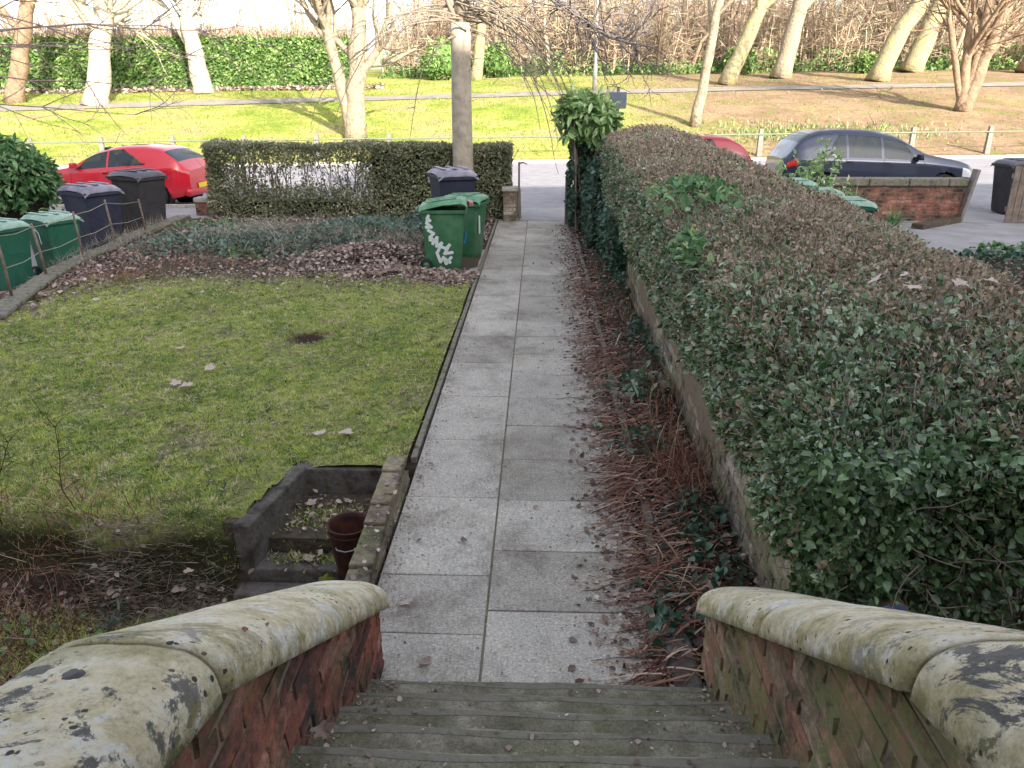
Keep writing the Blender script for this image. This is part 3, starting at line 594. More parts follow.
def stair_wall(sx, x_in, label, m):
    """sx -1 left, +1 right. x_in = inner brick face"""
    t = thing('stair_wall', label, 'wall', (x_in, 2.85, 0))
    yb, sl0, z0_ = (1.28, .61, .29) if sx < 0 else (1.2, .645, .295)
    def und(y):    # underside height of the coping
        return z0_+sl0*(2.95-y) if y > yb else z0_+sl0*(2.95-yb)+.25*(yb-y)
    ysl = frange(-1.5, 2.86, 40); vs = []; wd = .3
    for yv in ysl:
        for k, (xo, z) in enumerate([(0, -.5), (0, und(yv)+.03), (sx*wd, und(yv)+.03), (sx*wd, -.6)]):
            vs.append((xo, yv-2.85, z))
    mb = MB(); q = 4
    mb.add(vs, [(i*q+j, (i+1)*q+j, (i+1)*q+(j+1) % q, i*q+(j+1) % q) for i in range(len(ysl)-1) for j in range(q)]+[(0, 1, 2, 3), tuple(len(vs)-4+j for j in (3, 2, 1, 0))])
    mb.build('wall_core', M['mortar'], t)
    bu = MB(); brick_units(bu, (0, -2.85, 0), (0, 1, 0), (-sx, 0, 0), -1.5, 2.855, lambda u: und(u)+.025, .01)
    brick_units(bu, (0, 2.86-2.85, 0), (sx, 0, 0), (0, 1, 0), .0, .3, lambda u: und(2.86)+.02, .01)
    ob = bu.build('brickwork', m, t, rnd=True)
    ob.data.vertices.foreach_set('co', (np.array([v.co for v in ob.data.vertices])+rs.normal(size=(len(ob.data.vertices), 3))*.0035).astype(np.float32).ravel())
    # coping stones
    joints = [2.99, 2.32, 1.27, .3, -.7, -1.5] if sx < 0 else [2.99, 2.05, 1.2, .3, -.7, -1.5]
    W = .40
    for a, b in zip(joints, joints[1:]):
        n = 44; nc = 28; vs = []
        for i in range(n+1):
            u = i/n; yv = a-.005-(a-b-.010)*u
            end = min(u, 1-u)*(a-b); rr = 1-.07*max(0, 1-end/.025)**2
            nose = 1.0
            if a == 2.99:
                dd = (2.99-yv)/.17
                if dd < 1: nose = math.sqrt(max(.02, 1-(1-dd)**2))
            for j in range(nc+1):
                th = j/nc; ang = PI*th     # 0 inner edge .. 1 outer edge
                cxx = -math.cos(ang); szz = math.sin(ang)
                X = (W/2)*np.sign(cxx)*abs(cxx)**.68*nose*rr; Z = .135*abs(szz)**.68*(nose**.5)*rr
                w_ = .004*fbm(yv*2.2+sx, X*3)+.0012*fbm(yv*31, X*37)
                vs.append((sx*(-.055+W/2+X)+w_*.5*0, yv-2.85, und(yv)+Z+w_))
        q = nc+1
        fs = [(i*q+j, i*q+j+1, (i+1)*q+j+1, (i+1)*q+j) for i in range(n) for j in range(nc)]+[(i*q+nc, i*q, (i+1)*q, (i+1)*q+nc) for i in range(n)]+[tuple(range(q)), tuple(n*q+j for j in range(q))[::-1]]
        MB().add(vs, fs).build('coping_stone', M['coping'], t, True)
    return t
stair_wall(-1, -.70, 'left stair wall of red brick under a lichened rounded stone coping', M['units_left'])
stair_wall(1, .765, 'right stair wall of mossy brick under a rounded stone coping', M['units_right'])

# low brick wall between the path and the sunken corner, the stone trough, the bucket
mb = MB(); y = 3.27
while y < 4.72:
    M4 = Matrix.Translation((-.865-.035*(y-3.27), y, 0)) @ Matrix.Rotation(random.uniform(-.04, .04), 4, 'Z')
    h = .125+random.uniform(-.012, .012)
    mb.box(-.13, 0, 0, .21, h-.07, h, M4); y += .222
mb2 = MB(); mb2.box(-1.01, -.878, 3.0, 4.72, -.55, .07)
t = thing('path_edge_wall', 'low mossy brick wall between the path and the sunken corner', 'wall', (0, 0, 0))
mb.build('brick_cap', M['units_old'], t, bevel=.01, rnd=True); mb2.build('wall_body', M['mortar'], t)
bu = MB(); brick_units(bu, (-.876, 0, -.05), (0, 1, 0), (1, 0, 0), 3.0, 4.72, lambda u: .11, .008); bu.build('brickwork', M['units_old'], t, rnd=True)
t = thing('stone_trough', 'sunken square of mossy stone kerbs beside the rusty bucket', 'stone edging', (-1.4, 4.4, 0))
for (a, b, c, d, z0, z1, nm) in ((-1.70, -1.03, 4.80, 4.88, -.5, .03, 'back_kerb'), ):
    MB().box(a+1.4, b+1.4, c-4.4, d-4.4, z0, z1).build(nm, M['kerb_dark'], t, bevel=.012)
M4 = Matrix.Translation((-1.78+1.4, 4.05-4.4, 0)) @ Matrix.Rotation(R(-9), 4, 'Z')
MB().box(-.36, .42, .455, .60, -.3, .026).build('soil_fill', M['soil'], t); MB().box(-.15, -.06, -.0, .9, -.3, .026, M4).build('soil_fill', M['soil'], t)
MB().box(-.07, .04, -.03, .80, -.5, .035, M4).build('side_kerb', M['kerb_dark'], t, bevel=.015)
mb = MB(); mb.box(-1.74+1.4, -1.03+1.4, 4.22-4.4, 4.8-4.4, -.5, -.17); mb.build('trough_floor', M['soil'], t)
mb = MB(); mb.box(-1.80+1.4, -1.03+1.4, 4.02-4.4, 4.215-4.4, -.5, -.27); mb.build('lower_ledge', M['kerb_dark'], t, bevel=.015)
t2 = MB(); t2.box(-1.84, -1.16, 3.86, 4.01, -.5, -.35); o = t2.build('stone_slab', M['kerb_dark'], bevel=.02); tag(o, 'dark blue grey stone slab lying below the stone trough', 'stone slab')
t = thing('rusty_bucket', 'tall rusty brown metal bucket standing by the low brick wall', 'bucket', (-1.115, 3.98, -.36))
n = 32
mb = MB(); mb.lathe([(.068, 0), (.08, .05), (.128, .44), (.133, .447), (.133, .455), (.122, .452), (.118, .42), (.072, .03)], n); ob = mb.build('bucket_body', M['rust'], t, True)
MB().tube([(-.06, -.112, .35), (-.05, -.128, .345), (0, -.132, .335), (.05, -.124, .345), (.06, -.108, .35)], .004, 6).build('handle', M['galv'], t, True)
MB().tube([(.128*math.cos(2*PI*i/24), .128*math.sin(2*PI*i/24), .41) for i in range(25)], .005, 6, False).build('hoop', M['rust_in'], t, True)
bm = bmesh.new(); bmesh.ops.create_icosphere(bm, subdivisions=5, radius=1)
for v in bm.verts:
    v.co = Vector((v.co.x*.09, v.co.y*.12, v.co.z*.09))*(1+.16*fbm(v.co.x*3, v.co.y*3+v.co.z*4, 1.5)+.06*random.random())
me = bpy.data.meshes.new('moss_clump'); bm.to_mesh(me); bm.free()
o = link('moss_clump', me, M['moss']); o.location = (-1.25, 3.86, -.33); o.scale = (.8, .8, 1.3); tag(o, 'yellow green moss clump at the foot of the bucket', 'moss')
# fallen-in rubble / weeds in the sunken bed

def curve_arrays(P, D, L, W, droop, seg=5, wig=.12, up=None):
    """arching ribbons: n stalks of seg pieces; droop pulls the tip down"""
    n = len(P); D = nrm(D); X = nrm(np.cross(D, np.array([[0, 0, 1.]])+rs.normal(size=(n, 3))*.2)); rows = []; p = P.copy(); d = D.copy()
    for i in range(seg+1):
        ww = (W*(1-.85*i/seg))[:, None]*.5; rows.append(p-X*ww); rows.append(p+X*ww)
        d = d+rs.normal(size=(n, 3))*wig; d[:, 2] -= droop; d = nrm(d); p = p+d*(L/seg)[:, None]
    V = np.stack(rows, 1).reshape(-1, 3); o = (np.arange(n)*2*(seg+1))[:, None]
    F = np.stack([o+np.array([2*i, 2*i+1, 2*i+3, 2*i+2]) for i in range(seg)], 1).reshape(-1, 4); return V, F
def stalks(name, P, D, L, W, droop, mat, seg=5, wig=.12, rv=None, parent=None, floor=None):
    V, F = curve_arrays(P, D, L, W, droop, seg, wig)
    if floor is not None: V[:, 2] = np.maximum(V[:, 2], floor(V)+.006*rs.rand(len(V)))
    r_ = rs.rand(len(P)) if rv is None else rv
    return npmesh(name, V, F, M[mat], parent, np.repeat(r_, seg))
def litter(name, label, P, size, mat, flat=.35, rv=None, cat='leaf litter', fold=.2):
    n = len(P); Nn = nrm(np.array([0, 0, 1.])+rs.normal(size=(n, 3))*flat); D = rs.normal(size=(n, 3)); D[:, 2] *= .3
    L = size*(.5+1.0*rs.rand(n)); V, F = leaf_arrays(P, D, Nn, L, L*(.5+.35*rs.rand(n)), fold, .1)
    o = npmesh(name, V, F, M[mat], rnd=np.repeat(rs.rand(n) if rv is None else rv, 2)); return tag(o, label, cat, kind='stuff')
def floor_strip(V): return np.where(V[:, 0] < .60, .022, .012)
# right-hand strip: dry reddish stalks, litter, ivy
n = 6300; y = 2.75+rs.rand(n)**1.15*9; cl = .5+.5*np.sin(y*4.1+1)*np.sin(y*1.7); k = rs.rand(n) < (.25+.75*cl)*np.where(y > 7.5, .45, 1); y = y[k]; n = len(y)
x = rs.uniform(.56, 1.16, n); P = np.stack([x, y, np.full(n, .02)+.08*rs.rand(n)], 1)
D = np.stack([-.9+rs.normal(size=n)*.6, -.25+rs.normal(size=n)*.35, .05+.3*rs.rand(n)], 1)
o = stalks('dry_stalks', P, D, .14+.36*rs.rand(n)**1.2, .005+.011*rs.rand(n)**2, .22, 'twig_dead', rv=np.clip(rs.rand(n)**1.3, 0, 1), floor=floor_strip)
tag(o, 'dry reddish brown stalks flopped over the right edge of the path', 'dead stalks', kind='stuff')
o = MB().box(.62, .75, 2.68, 3.12, -.1, .07).build('edging_stone', M['kerb_dark'], bevel=.02); tag(o, 'dark mossy edging stone beside the last right slab', 'stone edging')
for (cx_, cy_, nn, h_, lb) in ((.98, 4.75, 300, .42, 'upright clump of dead rusty stalks against the hedge wall, nearest the steps'), (1.0, 6.1, 170, .36, 'upright clump of dead rusty stalks behind the variegated plant'), (1.0, 8.6, 150, .36, 'upright clump of dead brown stalks halfway along the hedge wall'), (.98, 11, 150, .36, 'upright clump of dead brown stalks near the ivy')):
    a = rs.uniform(0, 2*PI, nn); P = np.stack([rs.normal(0, .09, nn), rs.normal(0, .28, nn), np.full(nn, .0)], 1); D = np.stack([rs.normal(0, .35, nn)-.15, rs.normal(0, .35, nn), np.ones(nn)], 1)
    o = stalks('dead_clump', P, D, h_*(.5+.7*rs.rand(nn)), .004+.006*rs.rand(nn), .1, 'twig_dead', 6, .16); o.location = (cx_, cy_, .01); tag(o, lb, 'dead plant', 'dead clumps in the right bed')
def mound(n, cx_, cy_, rx, ry, h, z0=.02):
    a = rs.normal(size=(n, 2))*.5; x = cx_+a[:, 0]*rx; y = cy_+a[:, 1]*ry; z = z0+h*np.exp(-(a**2).sum(1)*1.4)*(.85+.15*rs.rand(n)); return np.stack([x, y, z], 1)
n = 8600; y = 2.62+rs.rand(n)**1.2*13; x = np.where(rs.rand(n) < .62, rs.uniform(.60, 1.18, n), .64-np.abs(rs.normal(0, .17, n))); z = np.where(x < .6, .024, .02+.03*rs.rand(n))
litter('leaf_litter', 'crumbled brown leaf litter along the right bed and path edge', np.stack([x, y, z], 1), .035, 'leaf_dead', rv=np.clip(rs.rand(n)**1.4, 0, 1))
n = 9000; y = 2.7+rs.rand(n)**1.2*13.4; u = rs.rand(n); x = np.where(u < .55, .60-np.abs(rs.normal(0, .16, n)), np.where(u < .75, -.84+np.abs(rs.normal(0, .05, n)), rs.uniform(-.84, .6, n)))
k = (x > -.85) & (x < .6); P = np.stack([x, y, np.full(n, .023)], 1)[k]
litter('path_debris', 'small pale and dark leaf crumbs scattered on the path', P, .0125, 'leaf_dead', .3, np.clip(.25+.9*rs.rand(len(P)), 0, 1))
# debris on the steps
P = []
for k in range(1, 6):
    yn = 2.634-(k-1)*.233
    for i in range(120):
        x = random.uniform(-.68, .74); x = x if random.random() < .5 else (-.68+abs(random.gauss(0, .06)) if random.random() < .5 else .74-abs(random.gauss(0, .06))); P.append((x, random.uniform(yn-.225, yn-.02), .145*k+.001))
litter('step_debris', 'leaf crumbs and twigs lying on the steps', np.array(P), .017, 'leaf_dead', .15, fold=.05)
# ivy sprigs in the strip
def ivy_patch(name, label, P, size, mat='leaf_ivy', cat='ivy', spread=.6, rv=None, stuff=True):
    n = len(P); Nn = nrm(np.array([0, 0, 1.])+rs.normal(size=(n, 3))*.5)
    o = scatter_leaves(name, P, Nn, size, M[mat], ratio=.8, droop=.2, spread=1.0, rvals=rv if rv is not None else np.clip(.5+.25*rs.normal(size=n), 0, 1)); return tag(o, label, cat, kind='stuff' if stuff else None)
P = np.concatenate([mound(70, .66, 3.2, .14, .35, .1), mound(170, .95, 3.55, .25, .6, .14), mound(130, 1.0, 4.2, .2, .5, .12), mound(110, .85, 6.3, .3, .5, .18), mound(90, .8, 5.2, .25, .4, .12), mound(260, 1.05, 7.6, .22, 1.5, .22), mound(350, 1.02, 10.5, .22, 2.4, .3)])
P = P[P[:, 0] > .5]; ivy_patch('ivy_trails', 'dark ivy trails creeping through the right bed', P, .05)
def sprig(label, loc, n, L_, size, mat, cat='plant', group=None, spread=.5, name='leafy_plant', ratio=.4, lr=1.0):
    t = thing(name, label, cat, loc, 0, group); st_ = MB(); P = []; Nn = []
    for k in range(n):
        a = random.uniform(0, 2*PI); d = Vector((math.cos(a)*spread*random.random(), math.sin(a)*spread*random.random(), 1)).normalized(); L2 = L_*random.uniform(.6, 1); p = Vector((random.gauss(0, .02), random.gauss(0, .02), 0)); pts = [p.copy()]
        for i in range(4): d = (d+Vector((random.gauss(0, .12), random.gauss(0, .12), 0))).normalized(); p = p+d*L2/4; pts.append(p.copy())
        st_.tube(pts, [.005, .004, .004, .003, .002], 5, False)
        for i in range(int(9*lr)):
            f = random.uniform(.25, 1)*4; j = min(3, int(f)); q = pts[j].lerp(pts[j+1], f-j); P.append(q); Nn.append(Vector((random.gauss(0, 1), random.gauss(0, 1), .4)).normalized())
    st_.build('stems', M['wood_old'], t, True); P = np.array(P); Nn = np.array(Nn)
    scatter_leaves('foliage', P, Nn, size, M[mat], t, ratio=ratio, droop=.1, spread=.5); return t
sprig('pale variegated leafy plant growing between the path and the hedge wall', (.92, 6.25, .0), 7, .38, .13, 'leaf_varieg', spread=.9, name='variegated_plant', lr=.7)
sprig('small pale leafy sprig lying on the path edge below the variegated plant', (.5, 5.55, .02), 3, .1, .06, 'leaf_varieg', spread=1.5, name='leaf_sprig', lr=.5)
# evergreen patch in the top of the hedge
P = np.concatenate([mound(340, 1.45, 7.4, .42, 1.0, .14, 1.60), mound(120, 1.12, 5.6, .14, .5, .12, 1.4)]); n = len(P)
o = scatter_leaves('ivy_sprig', P, np.tile([-.2, -.2, 1], (n, 1)), .085, M['leaf_laurel'], ratio=.5, rvals=np.clip(.55+.3*rs.normal(size=n), 0, 1)); tag(o, 'larger bright evergreen leaves pushing through the hedge top', 'ivy', kind='stuff')
# litter, ground ivy and leaf heaps beyond the lawn
n = 15000; x = rs.uniform(-7.0, -.95, n); y = 9.7+rs.rand(n)**.9*6.7; pr_ = np.clip((y-9.6)/1.6, .05, 1)*(.65+.35*np.array([fbm(a, b, 1.1) for a, b in zip(x, y)])); k = rs.rand(n) < pr_
k &= ~((x > -1.75) & (y > 11.2) & (y < 13)); P = np.stack([x, y, .03+.035*rs.rand(n)], 1)[k]
litter('leaf_litter', 'brown and greyish fallen leaves carpeting the ground beyond the lawn', P, .05, 'leaf_dead', .5)
n = 3800; x = -7.0+np.abs(rs.normal(0, .45, n)); y = rs.uniform(8.4, 16, n); litter('leaf_litter', 'brown leaf litter along the foot of the boundary wall', np.stack([x, y, .03+.05*rs.rand(n)], 1), .06, 'leaf_dead', .5)
P = np.concatenate([mound(2600, -2.55, 11.9, 1.3, .9, .30), mound(1500, -2.2, 11.1, 1.8, .5, .08), mound(900, -1.2, 10.7, .6, .5, .05), mound(300, -1.15, 14.4, .2, 1.0, .06)]); P = P[(P[:, 0] < -.9) & ~((P[:, 0] > -1.72) & (P[:, 1] < 13.) & (P[:, 1] > 11.2))]; litter('leaf_heap', 'heap of pale brown fallen leaves raked up left of the green bins', P, .062, 'leaf_dead', .7, np.clip(.2+.8*rs.rand(len(P)), 0, 1))
P = np.concatenate([mound(1900, -2.9, 13.5, 2.2, 1.5, .42), mound(900, -4.3, 12.9, 1.8, 1.1, .28), mound(450, -5.6, 14, 1.6, 1.5, .2), mound(500, -2.3, 15, .5, .8, .3), mound(350, -6.2, 12.9, .8, 1.2, .2)]); P = P[(P[:, 0] < -1.0) & ~((P[:, 0] > -1.85) & (P[:, 1] < 13.9) & (P[:, 1] > 11))]
ivy_patch('ground_ivy', 'bluish green ground ivy mounded in front of the low hedge', P, .075, 'leaf_ground_ivy', 'ground ivy')
P = np.concatenate([mound(260, -5.6, 13.5, .9, .5, .12), mound(180, -6.4, 15.0, .9, .7, .12), mound(120, -4.9, 12.3, .6, .4, .1)]); ivy_patch('weeds', 'fresh green weeds among the litter below the boundary wall', P, .08, 'leaf_laurel', 'weeds')
n = 900; P = np.concatenate([mound(500, -6.0, 10.6, .8, .6, .05), mound(420, -5.4, 11.6, 1.3, .5, .05), mound(300, -6.6, 12.6, .4, 1.2, .05)]); n = len(P); D = rs.normal(size=(n, 3)); D[:, 2] = np.abs(D[:, 2])*.8+.2
tag(stalks('dry_stalks', P, D, .15+.25*rs.rand(n), .004+.005*rs.rand(n), .2, 'twig_dead', floor=lambda V: .03+0*V[:, 0]), 'reddish dead fern stalks by the boundary wall', 'dead stalks', kind='stuff')
P = np.concatenate([mound(2600, -4.2, 13.0, 3.0, 1.8, .4), mound(600, -2.2, 12.6, 1, 1, .3)]); P = P[P[:, 0] < -1.9]; n = len(P); D = rs.normal(size=(n, 3)); D[:, 2] = np.abs(D[:, 2])*.6
tag(stalks('dry_stalks', P, D, .2+.35*rs.rand(n), .004+.004*rs.rand(n), .12, 'twig_straw', floor=lambda V: .03+0*V[:, 0]), 'pale dry stems tangled in the ground ivy', 'dead stalks', kind='stuff')
P = np.concatenate([mound(350, -7.1, 12.6, .25, 1.2, .16, .1), mound(280, -7.15, 14.3, .3, 1.2, .14, .1), mound(150, -7.0, 11.2, .2, .8, .1, .1)]); n = len(P); D = rs.normal(size=(n, 3)); D[:, 2] = np.abs(D[:, 2])
tag(stalks('dry_stalks', P, D, .1+.2*rs.rand(n), .003+.004*rs.rand(n), .1, 'twig_straw'), 'grey withered stems over the coping of the boundary wall', 'dead stalks', kind='stuff')
# the sunken bed at bottom left
gzv = lambda V: np.array([max(ground_z(a, min(b, 16)), lawn_z(a, b) if b > 3.3 and a < -1.9 else -9) for a, b in zip(V[:, 0], V[:, 1])])
n = 4200; x = -1.9-np.abs(rs.normal(0, 1.1, n)); y = rs.uniform(2.2, 3.95, n); P = np.stack([x, y, np.zeros(n)], 1); P[:, 2] = gzv(P)+.02+.05*rs.rand(n); litter('leaf_litter', 'dark fallen leaves and crumbs in the sunken bed', P, .04, 'leaf_dead', .6, rs.rand(n)**2)
n = 3600; x = rs.normal(-3.1, .42, n); y = rs.normal(3.35, .5, n); k = (x < -1.75) & (y < 4.5); P = np.stack([x, y, np.zeros(n)], 1)[k]; P[:, 2] = gzv(P)+.01; n = len(P)
D = np.stack([rs.normal(size=n)*.6, rs.normal(size=n)*.5, .35+.8*rs.rand(n)], 1)
tag(stalks('dead_tangle', P, D, .12+.38*rs.rand(n), .0025+.0045*rs.rand(n)**2, .15, 'twig_dead', 6, .22, rs.rand(n)**1.2), 'tangle of dead reddish brown stems below the lawn edge', 'dead stalks', kind='stuff')
P = np.concatenate([mound(6000, -2.2, 3.35, 1.1, .5, .06, -.47), mound(2500, -3.1, 3.5, 1.2, .4, .05, -.46), mound(700, -1.75, 3.6, .35, .25, .04, -.47), mound(350, -1.4, 4.45, .3, .2, .02, -.16), mound(220, -1.4, 4.12, .3, .08, .01, -.26)]); n = len(P)
D = rs.normal(size=(n, 3))*.7; D[:, 2] = .8; V, F = blade_arrays(P, D, .015+.025*rs.rand(n), .006+.006*rs.rand(n)); tag(npmesh('moss_patch', V, F, M['grass'], rnd=.2+.6*rs.rand(n)), 'bright mossy patches in the sunken corner', 'moss', kind='stuff')
P = np.concatenate([mound(90, -1.4, 4.5, .4, .3, .01, -.15), mound(40, -1.45, 4.1, .4, .1, .01, -.25), mound(60, -1.5, 3.6, .4, .2, .01, -.47), mound(40, -.93, 3.9, .06, .6, .01, .13)]); litter('leaf_litter', 'leaf crumbs lying in the stone trough', P, .035, 'leaf_dead', .4)
P = np.concatenate([mound(60, -3.0, 3.5, .5, .3, .05, -.43), mound(45, -2.4, 3.2, .4, .3, .05, -.45), mound(40, -3.7, 3.6, .5, .3, .05, -.43)]); ivy_patch('weeds', 'low green weeds among the dead stems of the sunken bed', P, .045, 'leaf_laurel', 'weeds')
for (lx_, ly_, lz_, hh, tl, lb) in ((-2.85, 4.15, -.03, .86, (-.16, .0), 'tall thin reddish dead stem standing in front of the lawn'), (-3.35, 4.1, -.03, .75, (.14, .0), 'second dead stem with a seed head at the left edge')):
    t = thing('dead_plant', lb, 'dead stem', (lx_, ly_, lz_)); rr = random.Random(4); pts = [Vector((tl[0]*(i/8)+rr.gauss(0, .012)-.05*math.sin(i*.8), tl[1]*i/8, hh*i/8)) for i in range(9)]; mb = MB(); mb.tube(pts, [.0042-.0004*i for i in range(9)], 5)
    for k in range(12): i = rr.randint(2, 7); mb.tube([pts[i], pts[i]+Vector((rr.gauss(0, .05), rr.gauss(0, .04), .05)), pts[i]+Vector((rr.gauss(0, .1), rr.gauss(0, .08), .1))], [.003, .002, .001], 3, False)
    mb.build('stem', M['rust'], t, True)
sprig('small glossy green leaved plant at the left edge of the sunken bed', (-2.28, 2.45, -.42), 4, .2, .08, 'leaf_laurel', ratio=.6, lr=.6)
sprig('small upright bulb shoots in the sunken bed', (-2.45, 3.62, -.42), 5, .12, .08, 'leaf_ground_ivy', ratio=.16, name='bulb_shoots', lr=.6)
# plants by the street wall on the right
blob_shrub_q = []
# fallen leaves that read one by one
def big_leaf(x, y, z, L_, rz, label, mat='leaf_dead', tilt=.2, group=None, shade=.8):
    rr = random.Random(int(x*100+y*37)); n = 9; L_ *= .72; mb = MB(); vs = [(0, 0, .004)]; k = 18
    for i in range(k):
        a = 2*PI*i/k; lob = .5+.5*abs(math.cos(a*2.5))**.7; r_ = L_*.5*lob*(.85+.3*rr.random()); vs.append((r_*math.cos(a)*1.15, r_*math.sin(a)*.85, .012+.25*L_*(.5*math.sin(a*2+1)+.5*rr.random())*abs(r_/L_)*1.2))
    mb.add(vs, [(0, 1+i, 1+(i+1) % k) for i in range(k)], shade); mb.tube([(-L_*.45, 0, .006), (-L_*.85, L_*.08, .012)], .0016, 4, r=.3)
    o = mb.build('fallen_leaf', M[mat], rnd=True); o.location = (x, y, z); o.rotation_euler = (rr.gauss(0, tilt), rr.gauss(0, tilt), rz); return tag(o, label, 'fallen leaf', group)
lw = lambda x, y: lawn_z(x, y)+.022
for a in ((-3.67, 7.33, .11, 'pale fallen leaf in the middle of the lawn'), (-3.09, 6.75, .1, 'single pale leaf right of centre on the lawn'), (-3.22, 6.32, .1, 'left leaf of the touching pair on the lawn'), (-3.1, 6.24, .12, 'right leaf of the touching pair on the lawn'), (-1.47, 5.35, .12, 'pinkish brown leaf on the lawn nearest the stone trough'), (-1.67, 5.34, .1, 'leaf just left of the pinkish brown one above the stone trough')):
    big_leaf(a[0], a[1], lw(a[0], a[1])+.012, a[2]*1.7, random.uniform(0, 6), a[3], shade=.9)
big_leaf(-1.75, 3.42, -.42, .15, 1.2, 'large pale brown leaf in the sunken bed beside the coping'); big_leaf(-2.08, 3.86, -.2, .1, 2, 'pale leaf on the straw grass below the lawn edge')
big_leaf(-1.42, 4.1, -.25, .1, .5, 'pink brown leaf on the lower ledge beside the bucket'); big_leaf(-1.55, 4.62, -.15, .12, .9, 'large brown leaf in the corner of the stone trough'); big_leaf(-1.3, 4.66, -.15, .09, 2.9, 'brown leaf at the back of the stone trough'); big_leaf(-1.33, 3.72, -.46, .08, 2.2, 'small pinkish leaf below the stone ledge')
big_leaf(-.66, 3.3, .03, .09, .3, 'pinkish leaf on the path by the end of the left coping'); big_leaf(-.5, 2.86, .03, .1, 1.1, 'curled brown leaf on the last left slab above the steps', shade=.5); big_leaf(-.42, 3.9, .03, .08, 2.0, 'reddish brown leaf in the middle of a left slab', shade=.35)
big_leaf(.92, 3.4, .1, .12, .6, 'large pale leaf lying on the dead stalks by the right coping'); big_leaf(-.62, 1.75, .73, .09, .4, 'flat pinkish brown leaf on the fourth step at the left', shade=.45)
for i, (x, y) in enumerate(((1.9, 4.35), (2.15, 4.5), (2.05, 4.2), (2.55, 4.35), (2.35, 4.3), (1.75, 5.1))):
    big_leaf(x, y, 1.50, .12, i*1.3, ('pale leaf on the brown hedge top, leftmost of the near group', 'pale leaf on the hedge top farther back in the near group', 'pinkish leaf on the hedge top in the middle of the near group', 'white leaf on the hedge top closest to its right edge', 'pale curled leaf on the hedge top second from the right', 'small pale leaf alone on the hedge top beyond the near group')[i], shade=.97)
rl = random.Random(77)
for i in range(90):
    u = rl.random()
    if u < .45: x, y = rl.uniform(-6.5, -1.2), rl.uniform(5, 10.5); z = lw(x, y)-.01
    elif u < .75: x, y = (rl.choice((-.8+abs(rl.gauss(0, .08)), .55-abs(rl.gauss(0, .15)))), rl.uniform(3, 12)); z = .024
    else: x, y = rl.uniform(-5, -2), rl.uniform(2.9, 4); z = ground_z(x, y)+.04
    o = big_leaf(x, y, z, rl.uniform(.025, .055), rl.uniform(0, 6), 'small dry brown fallen leaf lying flat on the ground', group='small scattered fallen leaves', shade=rl.uniform(.2, .95))
o = big_leaf(.93, 1.42, 1.33, .07, .4, 'dark curled leaf on top of the right coping', shade=.25)


